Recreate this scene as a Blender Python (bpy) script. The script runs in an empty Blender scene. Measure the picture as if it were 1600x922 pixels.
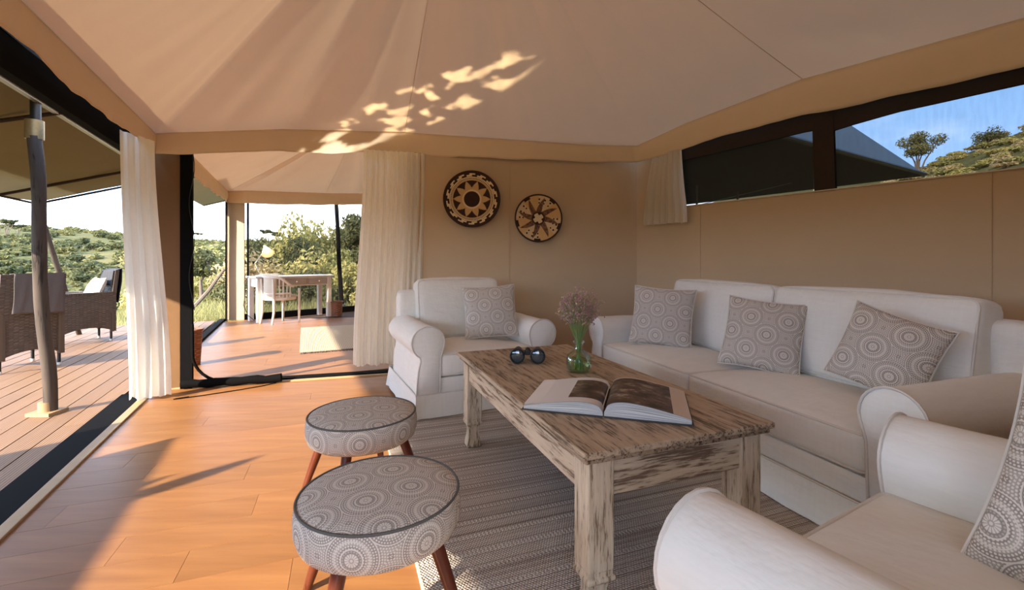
import bpy, bmesh, math, random
from mathutils import Vector, Matrix, Euler, noise

random.seed(7)
R = math.radians
GSLOPE = 0.04
PI = math.pi
scene = bpy.context.scene
COL = scene.collection

# ------------------------------------------------------------------ camera
cam_d = bpy.data.cameras.new('camera')
cam_d.sensor_width = 36.0
cam_d.lens = 16.0
cam_d.shift_y = -55.0 / 1600.0
cam_d.clip_start = 0.02
cam_d.clip_end = 2000
cam = bpy.data.objects.new('camera', cam_d)
cam.location = (0, 0, 1.1)
cam.rotation_euler = (R(90), 0, 0)
COL.objects.link(cam)
scene.camera = cam

# ------------------------------------------------------------------ colour management
scene.view_settings.view_transform = 'Standard'
scene.view_settings.look = 'None'
scene.view_settings.gamma = 1.0
scene.view_settings.exposure = 3.1
scene.view_settings.use_curve_mapping = False
try:
    scene.cycles.max_bounces = 12
    scene.cycles.diffuse_bounces = 6
    scene.cycles.transparent_max_bounces = 24
    scene.cycles.caustics_reflective = False
    scene.cycles.caustics_refractive = False
except Exception:
    pass

# ------------------------------------------------------------------ node helper
class NT:
    def __init__(self, tree):
        self.t = tree
        self.n = tree.nodes
        self.l = tree.links
    def add(self, typ, **kw):
        nd = self.n.new(typ)
        for k, v in kw.items():
            setattr(nd, k, v)
        return nd
    def put(self, sock, val):
        if isinstance(val, bpy.types.NodeSocket):
            self.l.new(val, sock)
        elif val is not None:
            if isinstance(val, (tuple, list)) and len(val) == 3 and sock.type == 'RGBA':
                val = (*val, 1)
            sock.default_value = val
    def m(self, op, a, b=None, c=None):
        nd = self.add('ShaderNodeMath', operation=op)
        self.put(nd.inputs[0], a)
        if b is not None: self.put(nd.inputs[1], b)
        if c is not None: self.put(nd.inputs[2], c)
        return nd.outputs[0]
    def mix(self, fac, a, b, blend='MIX'):
        nd = self.add('ShaderNodeMix', data_type='RGBA', blend_type=blend)
        self.put(nd.inputs[0], fac)
        self.put(nd.inputs[6], a)
        self.put(nd.inputs[7], b)
        return nd.outputs[2]
    def noise(self, vec, scale, detail=3, rough=.55, dim='3D'):
        nd = self.add('ShaderNodeTexNoise', noise_dimensions=dim)
        if vec is not None: self.put(nd.inputs['Vector'], vec)
        nd.inputs['Scale'].default_value = scale
        nd.inputs['Detail'].default_value = detail
        nd.inputs['Roughness'].default_value = rough
        return nd.outputs['Fac']
    def mapping(self, vec, scale=(1, 1, 1), rot=(0, 0, 0), loc=(0, 0, 0)):
        nd = self.add('ShaderNodeMapping')
        self.put(nd.inputs['Vector'], vec)
        nd.inputs['Scale'].default_value = scale
        nd.inputs['Rotation'].default_value = rot
        nd.inputs['Location'].default_value = loc
        return nd.outputs[0]
    def ramp(self, fac, stops):
        nd = self.add('ShaderNodeValToRGB')
        self.put(nd.inputs[0], fac)
        el = nd.color_ramp.elements
        while len(el) < len(stops):
            el.new(.5)
        for e, (p, c) in zip(el, stops):
            e.position = p
            e.color = (*c, 1) if len(c) == 3 else c
        return nd.outputs[0]
    def step(self, x, lo, hi):
        nd = self.add('ShaderNodeMapRange', interpolation_type='SMOOTHSTEP')
        self.put(nd.inputs[0], x)
        nd.inputs[1].default_value = lo
        nd.inputs[2].default_value = hi
        return nd.outputs[0]
    def coord(self, which='Object'):
        return self.add('ShaderNodeTexCoord').outputs[which]
    def sep(self, vec):
        nd = self.add('ShaderNodeSeparateXYZ')
        self.put(nd.inputs[0], vec)
        return nd.outputs
    def comb(self, x=0., y=0., z=0.):
        nd = self.add('ShaderNodeCombineXYZ')
        for i, v in enumerate((x, y, z)):
            self.put(nd.inputs[i], v)
        return nd.outputs[0]
    def bump(self, h, strength=.3, dist=.01):
        nd = self.add('ShaderNodeBump')
        self.put(nd.inputs['Height'], h)
        nd.inputs['Strength'].default_value = strength
        nd.inputs['Distance'].default_value = dist
        return nd.outputs[0]
    def rnd(self):
        return self.add('ShaderNodeObjectInfo').outputs['Random']

def newmat(name):
    m = bpy.data.materials.new(name)
    m.use_nodes = True
    nt = NT(m.node_tree)
    b = m.node_tree.nodes['Principled BSDF']
    return m, nt, b

def plain(name, col, rough=.7, metal=0., spec=.3, var=.12, scale=30., bump=0., coat=0.):
    m, nt, b = newmat(name)
    co = nt.coord('Object')
    n = nt.noise(co, scale, 4)
    c = nt.mix(n, tuple(x * (1 - var) for x in col), tuple(min(1, x * (1 + var)) for x in col))
    nt.put(b.inputs['Base Color'], c)
    b.inputs['Roughness'].default_value = rough
    b.inputs['Metallic'].default_value = metal
    b.inputs['Specular IOR Level'].default_value = spec
    b.inputs['Coat Weight'].default_value = coat
    if bump:
        nt.put(b.inputs['Normal'], nt.bump(nt.noise(co, scale * 4, 3), bump, .004))
    return m

# ------------------------------------------------------------------ world: blue sky with cloud banks
SUN_EL = R(25)
SUN_TRAVEL = Vector((.62 * math.cos(SUN_EL), .784 * math.cos(SUN_EL), -math.sin(SUN_EL)))
world = bpy.data.worlds.new('world')
scene.world = world
world.use_nodes = True
wt = NT(world.node_tree)
bg = world.node_tree.nodes['Background']
gen = wt.coord('Generated')
sx, sy, sz = wt.sep(gen)[:3]
up = wt.m('MAXIMUM', sz, 0.0)
grad = wt.ramp(up, [(0.0, (.46, .58, .74)), (.10, (.23, .38, .64)), (.30, (.14, .28, .52)), (1.0, (.10, .19, .40))])
flat = wt.comb(wt.m('DIVIDE', sx, wt.m('ADD', up, .22)), wt.m('DIVIDE', sy, wt.m('ADD', up, .22)), wt.m('MULTIPLY', up, 3.0))
cl = wt.noise(flat, 1.05, 8, .58)
clm = wt.step(cl, .43, .62)
fade = wt.step(up, .42, .08)
side = wt.step(sx, .55, .1)
clm = wt.m('MULTIPLY', clm, wt.m('ADD', .25, wt.m('MULTIPLY', side, .75)))
skyc = wt.mix(wt.m('MULTIPLY', clm, wt.m('ADD', .55, wt.m('MULTIPLY', fade, .4))), grad, (.97, .93, .865))
wt.put(bg.inputs['Color'], skyc)
bg.inputs['Strength'].default_value = 1.15

sun_d = bpy.data.lights.new('sun', 'SUN')
sun_d.energy = 2.0
sun_d.angle = R(.7)
sun_d.color = (1.0, .87, .71)
sun = bpy.data.objects.new('sun', sun_d)
sun.rotation_euler = SUN_TRAVEL.to_track_quat('-Z', 'Y').to_euler()
sun.location = (-30, -40, 25)
COL.objects.link(sun)

# added spot stands in for reflected sun; a noise mask breaks it into patches
gl_d = bpy.data.lights.new('glint_standin', 'SPOT')
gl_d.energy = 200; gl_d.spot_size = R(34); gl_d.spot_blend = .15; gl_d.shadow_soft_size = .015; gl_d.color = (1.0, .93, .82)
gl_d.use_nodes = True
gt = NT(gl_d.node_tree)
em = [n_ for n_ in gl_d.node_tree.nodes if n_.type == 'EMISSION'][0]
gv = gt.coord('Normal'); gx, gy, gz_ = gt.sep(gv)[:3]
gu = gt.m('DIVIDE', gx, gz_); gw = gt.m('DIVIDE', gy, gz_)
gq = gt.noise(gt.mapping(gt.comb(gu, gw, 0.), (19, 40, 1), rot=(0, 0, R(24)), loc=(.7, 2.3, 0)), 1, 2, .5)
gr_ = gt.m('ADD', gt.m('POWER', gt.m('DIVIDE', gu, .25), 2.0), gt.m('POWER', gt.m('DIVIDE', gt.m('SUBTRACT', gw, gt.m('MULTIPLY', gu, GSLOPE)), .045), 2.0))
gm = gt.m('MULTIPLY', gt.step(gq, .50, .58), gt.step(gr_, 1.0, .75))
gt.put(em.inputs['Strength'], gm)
glint_standin = bpy.data.objects.new('glint_standin', gl_d)
glint_standin.location = (-3.3, 1.3, .15)
glint_standin.rotation_euler = (Vector((-.86, 4.15, 2.5)) - glint_standin.location).to_track_quat('-Z', 'Y').to_euler()
COL.objects.link(glint_standin)

# ------------------------------------------------------------------ mesh helpers
class MB:
    def __init__(self):
        self.v = []; self.f = []; self.uv = []
    def face(self, idx, uv=None):
        self.f.append(tuple(idx))
        self.uv.append(uv if uv else [(self.v[i][0], self.v[i][1]) for i in idx])
    def box(self, c, s, rot=None):
        hx, hy, hz = s[0] / 2, s[1] / 2, s[2] / 2
        M = Euler(rot).to_matrix() if rot else Matrix.Identity(3)
        c = Vector(c); b = len(self.v)
        for z in (-hz, hz):
            for y in (-hy, hy):
                for x in (-hx, hx):
                    self.v.append(tuple(c + M @ Vector((x, y, z))))
        for q in ((0, 2, 3, 1), (4, 5, 7, 6), (0, 1, 5, 4), (2, 6, 7, 3), (0, 4, 6, 2), (1, 3, 7, 5)):
            self.face([b + i for i in q])
        return self
    def bar(self, p, q, w, h=None, upv=(0, 0, 1)):
        p = Vector(p); q = Vector(q); h = h or w
        d = (q - p).normalized(); u = Vector(upv)
        if abs(d.dot(u)) > .98: u = Vector((0, 1, 0))
        a = d.cross(u).normalized(); bb = a.cross(d).normalized(); b = len(self.v)
        for e in (p, q):
            for sa, sb in ((-1, -1), (1, -1), (1, 1), (-1, 1)):
                self.v.append(tuple(e + a * sa * w / 2 + bb * sb * h / 2))
        for qd in ((0, 1, 2, 3), (7, 6, 5, 4), (0, 4, 5, 1), (1, 5, 6, 2), (2, 6, 7, 3), (3, 7, 4, 0)):
            self.face([b + i for i in qd])
        return self
    def tube(self, pts, rad, n=8, cap=True, closed=False):
        pts = [Vector(p) for p in pts]; k = len(pts)
        if not hasattr(rad, '__len__'): rad = [rad] * k
        b = len(self.v); a = None
        for i, p in enumerate(pts):
            if closed: d = pts[(i + 1) % k] - pts[i - 1]
            else: d = pts[min(i + 1, k - 1)] - pts[max(i - 1, 0)]
            d = d.normalized() if d.length > 1e-9 else Vector((0, 0, 1))
            if a is None:
                a = d.cross(Vector((0, 0, 1)) if abs(d.z) < .9 else Vector((1, 0, 0))).normalized()
            else:
                a = (a - d * a.dot(d)).normalized()
            c = d.cross(a)
            for j in range(n):
                t = 2 * PI * j / n
                self.v.append(tuple(p + (a * math.cos(t) + c * math.sin(t)) * rad[i]))
        for i in range(k if closed else k - 1):
            for j in range(n):
                i2 = (i + 1) % k; j2 = (j + 1) % n
                self.face([b + i * n + j, b + i * n + j2, b + i2 * n + j2, b + i2 * n + j],
                          [(j / n, i / k), ((j + 1) / n, i / k), ((j + 1) / n, (i + 1) / k), (j / n, (i + 1) / k)])
        if cap and not closed:
            self.face([b + j for j in range(n)][::-1])
            self.face([b + (k - 1) * n + j for j in range(n)])
        return self
    def lathe(self, prof, n=32, c=(0, 0, 0), M=None, cap0=False, cap1=False, uvs=1.):
        b = len(self.v); k = len(prof); c = Vector(c)
        for r, z in prof:
            for j in range(n):
                t = 2 * PI * j / n
                p = Vector((r * math.cos(t), r * math.sin(t), z))
                if M: p = M @ p
                self.v.append(tuple(c + p))
        for i in range(k - 1):
            for j in range(n):
                j2 = (j + 1) % n
                self.face([b + i * n + j, b + i * n + j2, b + (i + 1) * n + j2, b + (i + 1) * n + j],
                          [(uvs * j / n, prof[i][1]), (uvs * (j + 1) / n, prof[i][1]), (uvs * (j + 1) / n, prof[i + 1][1]), (uvs * j / n, prof[i + 1][1])])
        if cap0: self.face([b + j for j in range(n)][::-1])
        if cap1: self.face([b + (k - 1) * n + j for j in range(n)])
        return self
    def grid(self, nu, nv, fn, uvfn=None, wrap=False, flip=False):
        b = len(self.v); cu = nu if wrap else nu + 1
        for j in range(nv + 1):
            for i in range(cu):
                self.v.append(tuple(fn(i / nu, j / nv)))
        for j in range(nv):
            for i in range(nu):
                i2 = (i + 1) % cu
                q = [b + j * cu + i, b + j * cu + i2, b + (j + 1) * cu + i2, b + (j + 1) * cu + i]
                st = [(i / nu, j / nv), ((i + 1) / nu, j / nv), ((i + 1) / nu, (j + 1) / nv), (i / nu, (j + 1) / nv)]
                if uvfn: st = [uvfn(*s) for s in st]
                if flip: q.reverse(); st.reverse()
                self.face(q, st)
        return self
    def prism(self, poly, z0, z1):
        b = len(self.v); k = len(poly)
        for z in (z0, z1):
            for p in poly: self.v.append((p[0], p[1], z))
        self.face([b + i for i in range(k)][::-1])
        self.face([b + k + i for i in range(k)])
        for i in range(k):
            j = (i + 1) % k
            self.face([b + i, b + j, b + k + j, b + k + i])
        return self
    def add(self, other, M=None):
        b = len(self.v)
        for p in other.v:
            self.v.append(tuple(M @ Vector(p)) if M else p)
        for f, u in zip(other.f, other.uv):
            self.f.append(tuple(b + i for i in f)); self.uv.append(u)
        return self
    def mesh(self, name, mat, smooth=40):
        me = bpy.data.meshes.new(name)
        me.from_pydata(self.v, [], self.f)
        lay = me.uv_layers.new(name='UVMap')
        flat = []
        for u in self.uv:
            for p in u: flat.extend(p)
        lay.data.foreach_set('uv', flat)
        if mat: me.materials.append(mat)
        if smooth:
            me.polygons.foreach_set('use_smooth', [True] * len(me.polygons))
            me.set_sharp_from_angle(angle=R(smooth))
        me.update()
        return me
    def build(self, name, mat, parent=None, smooth=40, loc=None, rot=None):
        o = bpy.data.objects.new(name, self.mesh(name, mat, smooth))
        COL.objects.link(o)
        if parent: o.parent = parent
        if loc: o.location = loc
        if rot: o.rotation_euler = rot
        return o

def bevel(o, w=.004, seg=2):
    md = o.modifiers.new('bevel', 'BEVEL'); md.width = w; md.segments = seg; md.limit_method = 'ANGLE'; md.angle_limit = R(35)
    return o

def tag(o, label=None, cat=None, group=None, kind=None):
    if label: o['label'] = label
    if cat: o['category'] = cat
    if group: o['group'] = group
    if kind: o['kind'] = kind
    return o

def thing(name, label, cat, loc=(0, 0, 0), rz=0., group=None):
    o = bpy.data.objects.new(name, None)
    o.empty_display_size = .1
    o.location = loc; o.rotation_euler = (0, 0, rz)
    COL.objects.link(o)
    return tag(o, label, cat, group)

def struct(o, label=None):
    o['kind'] = 'structure'
    if label: o['label'] = label
    return o

def kids(o):
    return [c for c in bpy.data.objects if c.parent == o]

def dup(root, loc, rz, label=None, group=None):
    r = root.copy(); COL.objects.link(r); r.location = loc; r.rotation_euler = (0, 0, rz)
    if label: r['label'] = label
    if group: r['group'] = group
    for ch in kids(root):
        c = ch.copy(); COL.objects.link(c); c.parent = r
        for g in kids(ch):
            d = g.copy(); COL.objects.link(d); d.parent = c
    return r

def clip(poly, a, b):
    """keep the part of poly left of a->b"""
    out = []
    n = len(poly)
    def side(p): return (b[0] - a[0]) * (p[1] - a[1]) - (b[1] - a[1]) * (p[0] - a[0])
    for i in range(n):
        p, q = poly[i], poly[(i + 1) % n]
        sp, sq = side(p), side(q)
        if sp >= 0: out.append(p)
        if sp * sq < 0:
            t = sp / (sp - sq)
            out.append((p[0] + (q[0] - p[0]) * t, p[1] + (q[1] - p[1]) * t))
    return out

def clip_poly(poly, conv):
    for i in range(len(conv)):
        poly = clip(poly, conv[i], conv[(i + 1) % len(conv)])
        if len(poly) < 3: return []
    return poly

def lerp(a, b, t): return a + (b - a) * t
def vl(a, b, t): return Vector(a).lerp(Vector(b), t)
def sst(a, b, x):
    t = min(1, max(0, (x - a) / (b - a))); return t * t * (3 - 2 * t)

# rounded box grid: six faces of a subdivided cube pushed on to a rounded box, with a belly on every face
def rbox(w, d, h, r, puff=(0, 0, 0), n=8, c=(0, 0, 0), wob=0., seed=0.):
    mb = MB()
    def mp(x, y, z):
        hx, hy, hz = w / 2, d / 2, h / 2
        p = Vector((x * hx, y * hy, z * hz))
        rr = min(r, hx, hy, hz)
        q = Vector((max(-hx + rr, min(hx - rr, p.x)), max(-hy + rr, min(hy - rr, p.y)), max(-hz + rr, min(hz - rr, p.z))))
        dd = p - q
        if dd.length > 1e-9: p = q + dd.normalized() * rr
        bx, by, bz = 1 - x * x, 1 - y * y, 1 - z * z
        p.x += puff[0] * x * by * bz; p.y += puff[1] * y * bx * bz; p.z += puff[2] * z * bx * by
        if wob:
            nv = noise.noise_vector(Vector((p.x * 6 + seed, p.y * 6, p.z * 6)))
            p += nv * wob
        return p + Vector(c)
    # non-uniform spacing so the rounded rims have enough rings
    def g(t):
        t = 2 * t - 1
        return math.copysign(1 - (1 - abs(t)) ** 1.6, t)
    uvx = lambda x, y: (x * w / 2, y * d / 2)
    for (A, sgn) in (('z', 1), ('z', -1), ('x', 1), ('x', -1), ('y', 1), ('y', -1)):
        if A == 'z': fn = lambda u, v, s=sgn: mp(g(u), g(v), s); uf = lambda u, v: (g(u) * w / 2, g(v) * d / 2)
        elif A == 'x': fn = lambda u, v, s=sgn: mp(s, g(u), g(v)); uf = lambda u, v: (g(u) * d / 2, g(v) * h / 2)
        else: fn = lambda u, v, s=sgn: mp(g(u), s, g(v)); uf = lambda u, v: (g(u) * w / 2, g(v) * h / 2)
        mb.grid(n, n, fn, uf, flip=(sgn < 0) != (A == 'y'))
    weld(mb)
    return mb

def weld(mb, eps=1e-5):
    key = {}; rem = []; nv = []
    for p in mb.v:
        k = (round(p[0] / eps), round(p[1] / eps), round(p[2] / eps))
        if k not in key:
            key[k] = len(nv); nv.append(p)
        rem.append(key[k])
    nf = []; nu = []
    for f, u in zip(mb.f, mb.uv):
        g = [rem[i] for i in f]
        if len(set(g)) == len(g): nf.append(tuple(g)); nu.append(u)
        else:
            s = []; su = []
            for i, uu in zip(g, u):
                if i not in s: s.append(i); su.append(uu)
            if len(s) >= 3: nf.append(tuple(s)); nu.append(su)
    mb.v, mb.f, mb.uv = nv, nf, nu
    return mb

# ------------------------------------------------------------------ materials
def canvas(name, col, trans=.0, tcol=None, seam=0., bump=.15, scale=7., var=.05):
    m, nt, b = newmat(name)
    co = nt.coord('Object')
    n = nt.noise(co, scale, 5)
    weave = nt.noise(nt.mapping(co, (1, 1, 1)), 420, 1)
    c = nt.mix(n, tuple(x * (1 - var) for x in col), tuple(min(1, x * (1 + var)) for x in col))
    nt.put(b.inputs['Base Color'], c)
    b.inputs['Roughness'].default_value = .9
    b.inputs['Specular IOR Level'].default_value = .12
    hgt = nt.m('ADD', nt.m('MULTIPLY', nt.noise(co, 2.2, 4), 1.0), nt.m('MULTIPLY', weave, .012))
    nt.put(b.inputs['Normal'], nt.bump(hgt, bump, .06))
    if trans:
        tr = nt.add('ShaderNodeBsdfTranslucent')
        nt.put(tr.inputs[0], tcol if tcol else c)
        mx = nt.add('ShaderNodeMixShader')
        mx.inputs[0].default_value = trans
        nt.l.new(b.outputs[0], mx.inputs[1]); nt.l.new(tr.outputs[0], mx.inputs[2])
        nt.l.new(mx.outputs[0], m.node_tree.nodes['Material Output'].inputs[0])
    return m

def wood_worn(name, axis, light, mid, dark, amount=.5, fine=1.0, rough=.75):
    """limewashed timber, dark streaks running along one local axis"""
    m, nt, b = newmat(name)
    co = nt.coord('Object')
    st = {'x': (2.2, 26, 26), 'y': (26, 2.2, 26), 'z': (26, 26, 2.2)}[axis]
    st2 = {'x': (7, 90, 90), 'y': (90, 7, 90), 'z': (90, 90, 7)}[axis]
    v = nt.mapping(co, tuple(s * fine for s in st), loc=(3.1, 1.7, 5.3))
    v2 = nt.mapping(co, tuple(s * fine for s in st2))
    a = nt.noise(v, 1, 5, .62); c2 = nt.noise(v2, 1, 4, .6); big = nt.noise(co, 3.2, 3)
    base = nt.mix(nt.step(nt.m('ADD', a, nt.m('MULTIPLY', big, .35)), .45, .85), light, mid)
    s = nt.m('ADD', nt.m('MULTIPLY', a, .55), nt.m('ADD', nt.m('MULTIPLY', c2, .45), nt.m('MULTIPLY', nt.m('SUBTRACT', big, .5), .25)))
    streak = nt.step(s, .60 - .12 * amount, .66 - .10 * amount)
    c = nt.mix(streak, base, dark)
    nt.put(b.inputs['Base Color'], c)
    b.inputs['Roughness'].default_value = rough
    b.inputs['Specular IOR Level'].default_value = .25
    nt.put(b.inputs['Normal'], nt.bump(nt.m('SUBTRACT', nt.m('MULTIPLY', c2, .4), streak), .55, .004))
    return m

def floor_wood(name):
    m, nt, b = newmat(name)
    co = nt.coord('Object'); rn = nt.rnd()
    off = nt.comb(nt.m('MULTIPLY', rn, 31.), nt.m('MULTIPLY', rn, 17.), 0.)
    va = nt.add('ShaderNodeVectorMath', operation='ADD'); nt.put(va.inputs[0], co); nt.put(va.inputs[1], off)
    g = nt.noise(nt.mapping(va.outputs[0], (1.6, 16, 1), rot=(0, 0, -R(20.4))), 1, 5, .6)
    f = nt.noise(nt.mapping(va.outputs[0], (5, 110, 1), rot=(0, 0, -R(20.4))), 1, 3, .6)
    c = nt.ramp(g, [(.25, (.24, .103, .035)), (.5, (.295, .132, .046)), (.75, (.35, .168, .060))])
    c = nt.mix(nt.m('MULTIPLY', nt.step(f, .5, .75), .30), c, (.26, .105, .036))
    tint = nt.mix(rn, (.88, .88, .88), (1.08, 1.06, 1.04))
    c = nt.mix(1.0, c, tint, 'MULTIPLY')
    nt.put(b.inputs['Base Color'], c)
    b.inputs['Roughness'].default_value = .42
    b.inputs['Specular IOR Level'].default_value = .32
    nt.put(b.inputs['Normal'], nt.bump(f, .06, .002))
    return m

def deck_wood(name, ang):
    m, nt, b = newmat(name)
    co = nt.coord('Object'); rn = nt.rnd()
    v = nt.mapping(co, (1, 1, 1), rot=(0, 0, -ang))
    x, y, z = nt.sep(v)[:3]
    rib = nt.m('ABSOLUTE', nt.m('SINE', nt.m('MULTIPLY', x, PI / .0155)))
    g = nt.noise(nt.mapping(v, (40, 1.5, 1)), 1, 4)
    c = nt.mix(g, (.205, .108, .048), (.31, .175, .085))
    c = nt.mix(1.0, c, nt.mix(rn, (.86, .86, .88), (1.08, 1.06, 1.04)), 'MULTIPLY')
    c = nt.mix(nt.m('MULTIPLY', nt.step(rib, .5, .0), .75), c, (.10, .055, .033))
    nt.put(b.inputs['Base Color'], c)
    b.inputs['Roughness'].default_value = .7
    nt.put(b.inputs['Normal'], nt.bump(rib, .5, .003))
    return m

def mandala(name, cell, base_d, base_l, light, bump=.25):
    """printed cotton: staggered wheels of dotted rings around a daisy"""
    m, nt, b = newmat(name)
    uv = nt.coord('UV')
    u, v = nt.sep(uv)[:2]
    k = .7071 / cell
    x = nt.m('MULTIPLY', nt.m('ADD', u, v), k); y = nt.m('MULTIPLY', nt.m('SUBTRACT', u, v), k)
    dx = nt.m('SUBTRACT', nt.m('FRACT', x), .5); dy = nt.m('SUBTRACT', nt.m('FRACT', y), .5)
    r = nt.m('SQRT', nt.m('ADD', nt.m('MULTIPLY', dx, dx), nt.m('MULTIPLY', dy, dy)))
    an = nt.m('ARCTAN2', dy, dx)
    w = .048
    q = nt.m('DIVIDE', r, w)
    ring = nt.m('FLOOR', q)
    cnt = nt.m('ROUND', nt.m('MULTIPLY', nt.m('ADD', ring, .5), 5.6))
    turn = nt.m('MULTIPLY', nt.m('ADD', nt.m('DIVIDE', an, 2 * PI), .5), cnt)
    a = nt.m('SUBTRACT', nt.m('FRACT', turn), .5); bb = nt.m('SUBTRACT', nt.m('FRACT', q), .5)
    dd = nt.m('ADD', nt.m('MULTIPLY', a, a), nt.m('MULTIPLY', bb, bb))
    dot = nt.step(dd, .15, .075)
    # plain light rings
    solid = None
    for rr, ww in ((.205, .016), (.335, .012), (.50, .014)):
        s = nt.step(nt.m('ABSOLUTE', nt.m('SUBTRACT', r, rr)), ww, ww * .5)
        solid = s if solid is None else nt.m('MAXIMUM', solid, s)
    dark_ring = nt.step(nt.m('ABSOLUTE', nt.m('SUBTRACT', r, .165)), .022, .014)
    pet = nt.m('MULTIPLY', nt.step(nt.m('COSINE', nt.m('MULTIPLY', an, 14)), -.75, -.4),
               nt.m('MULTIPLY', nt.step(r, .045, .055), nt.step(r, .135, .125)))
    eye = nt.step(r, .03, .022)
    outer = nt.step(r, .14, .15)
    dot = nt.m('MULTIPLY', dot, nt.m('MULTIPLY', outer, nt.m('SUBTRACT', 1.0, nt.m('MULTIPLY', dark_ring, .6))))
    msk = nt.m('MAXIMUM', nt.m('MAXIMUM', dot, solid), nt.m('MAXIMUM', pet, eye))
    ground = nt.mix(nt.step(nt.m('SINE', nt.m('MULTIPLY', r, 24.)), -.3, .6), base_d, base_l)
    lum = nt.noise(nt.coord('Object'), 9, 3)
    lt = nt.mix(lum, tuple(c * .9 for c in light), light)
    c = nt.mix(msk, ground, lt)
    nt.put(b.inputs['Base Color'], c)
    b.inputs['Roughness'].default_value = .9
    b.inputs['Specular IOR Level'].default_value = .1
    wv = nt.noise(nt.coord('Object'), 500, 1)
    nt.put(b.inputs['Normal'], nt.bump(nt.m('ADD', nt.m('MULTIPLY', msk, .5), wv), bump, .0012))
    return m

def linen(name, col, var=.10):
    m, nt, b = newmat(name)
    co = nt.coord('Object')
    n = nt.noise(nt.mapping(co, (8, 8, 60)), 1, 3); n2 = nt.noise(nt.mapping(co, (60, 8, 8)), 1, 3)
    nn = nt.m('MULTIPLY', nt.m('ADD', n, n2), .5)
    c = nt.mix(nn, tuple(x * (1 - var) for x in col), tuple(min(1, x * (1 + var)) for x in col))
    nt.put(b.inputs['Base Color'], c)
    b.inputs['Roughness'].default_value = .88
    b.inputs['Specular IOR Level'].default_value = .15
    b.inputs['Sheen Weight'].default_value = .1
    wr = nt.noise(nt.mapping(co, (5, 5, 9)), 1, 4, .6)
    h = nt.m('ADD', wr, nt.m('MULTIPLY', nn, .2))
    nt.put(b.inputs['Normal'], nt.bump(h, .38, .03))
    return m

def sheer(name, col, trans=.45, alpha=0.):
    m, nt, b = newmat(name)
    co = nt.coord('Object')
    n = nt.noise(co, 60, 2)
    c = nt.mix(n, tuple(x * .95 for x in col), col)
    nt.put(b.inputs['Base Color'], c)
    b.inputs['Roughness'].default_value = .9
    b.inputs['Specular IOR Level'].default_value = .1
    tr = nt.add('ShaderNodeBsdfTranslucent'); nt.put(tr.inputs[0], c)
    mx = nt.add('ShaderNodeMixShader'); mx.inputs[0].default_value = trans
    nt.l.new(b.outputs[0], mx.inputs[1]); nt.l.new(tr.outputs[0], mx.inputs[2])
    nt.l.new(mx.outputs[0], m.node_tree.nodes['Material Output'].inputs[0])
    return m

def mesh_screen(name, open_=.7):
    m, nt, b = newmat(name)
    nt.put(b.inputs['Base Color'], (.012, .011, .010))
    b.inputs['Roughness'].default_value = .8
    t = nt.add('ShaderNodeBsdfTransparent')
    n = nt.noise(nt.mapping(nt.coord('Object'), (60, 60, 8)), 1, 2)
    mx = nt.add('ShaderNodeMixShader')
    nt.put(mx.inputs[0], nt.m('ADD', open_ - .03, nt.m('MULTIPLY', n, .06)))
    nt.l.new(b.outputs[0], mx.inputs[1]); nt.l.new(t.outputs[0], mx.inputs[2])
    nt.l.new(mx.outputs[0], m.node_tree.nodes['Material Output'].inputs[0])
    return m

def wicker(name, dark, mid, per=.011):
    m, nt, b = newmat(name)
    u, v = nt.sep(nt.coord('UV'))[:2]
    pu = nt.m('DIVIDE', u, per * 2.2); pv = nt.m('DIVIDE', v, per)
    chk = nt.m('MODULO', nt.m('ADD', nt.m('FLOOR', pu), nt.m('FLOOR', pv)), 2.0)
    chk = nt.m('ABSOLUTE', chk)
    hu = nt.m('ABSOLUTE', nt.m('SINE', nt.m('MULTIPLY', pu, PI))); hv = nt.m('ABSOLUTE', nt.m('SINE', nt.m('MULTIPLY', pv, PI)))
    h = nt.m('MULTIPLY', nt.m('SQRT', hv), nt.m('ADD', .45, nt.m('MULTIPLY', nt.m('MULTIPLY', hu, chk), .55)))
    tone = nt.noise(nt.comb(nt.m('MULTIPLY', nt.m('FLOOR', pu), .37), nt.m('MULTIPLY', nt.m('FLOOR', pv), .73), 0.), 3.0, 2)
    c = nt.mix(nt.step(tone, .3, .7), tuple(x * .75 for x in mid), tuple(x * 1.3 for x in mid))
    c = nt.mix(nt.step(h, .55, .12), c, dark)
    nt.put(b.inputs['Base Color'], c)
    b.inputs['Roughness'].default_value = .5
    nt.put(b.inputs['Normal'], nt.bump(h, .8, .005))
    return m

M = {}
M['ceil'] = canvas('ceiling_canvas', (.69, .475, .255), trans=.045, tcol=(.95, .68, .43), bump=.22, scale=3)
M['valance'] = canvas('valance_canvas', (.76, .61, .43), trans=.10, tcol=(.92, .70, .48), bump=.25, scale=5)
M['wall'] = canvas('wall_canvas', (.52, .395, .26), trans=.0, bump=.25, scale=2.5)
M['brown'] = canvas('brown_flap_canvas', (.23, .13, .065), trans=.10, bump=.2)
M['awning'] = canvas('awning_canvas', (.19, .16, .085), trans=.10, bump=.15, scale=4)
M['dark_frame'] = plain('dark_brown_webbing', (.030, .018, .011), .85, var=.2)
M['black'] = plain('black_webbing', (.0045, .0042, .0042), .85, var=.2, spec=.06)
M['blackmetal'] = plain('black_painted_steel', (.010, .0095, .009), .45, var=.15, spec=.5)
M['steel'] = plain('grey_steel', (.34, .33, .30), .4, metal=.7, var=.12)
M['brass'] = plain('aged_brass', (.34, .24, .11), .45, metal=.6, var=.25, scale=60)
M['whitefoot'] = plain('white_plastic_foot', (.75, .74, .70), .5)
M['pole'] = wood_worn('grey_pole_wood', 'z', (.095, .072, .056), (.065, .05, .04), (.028, .021, .017), .5, .8)
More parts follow.
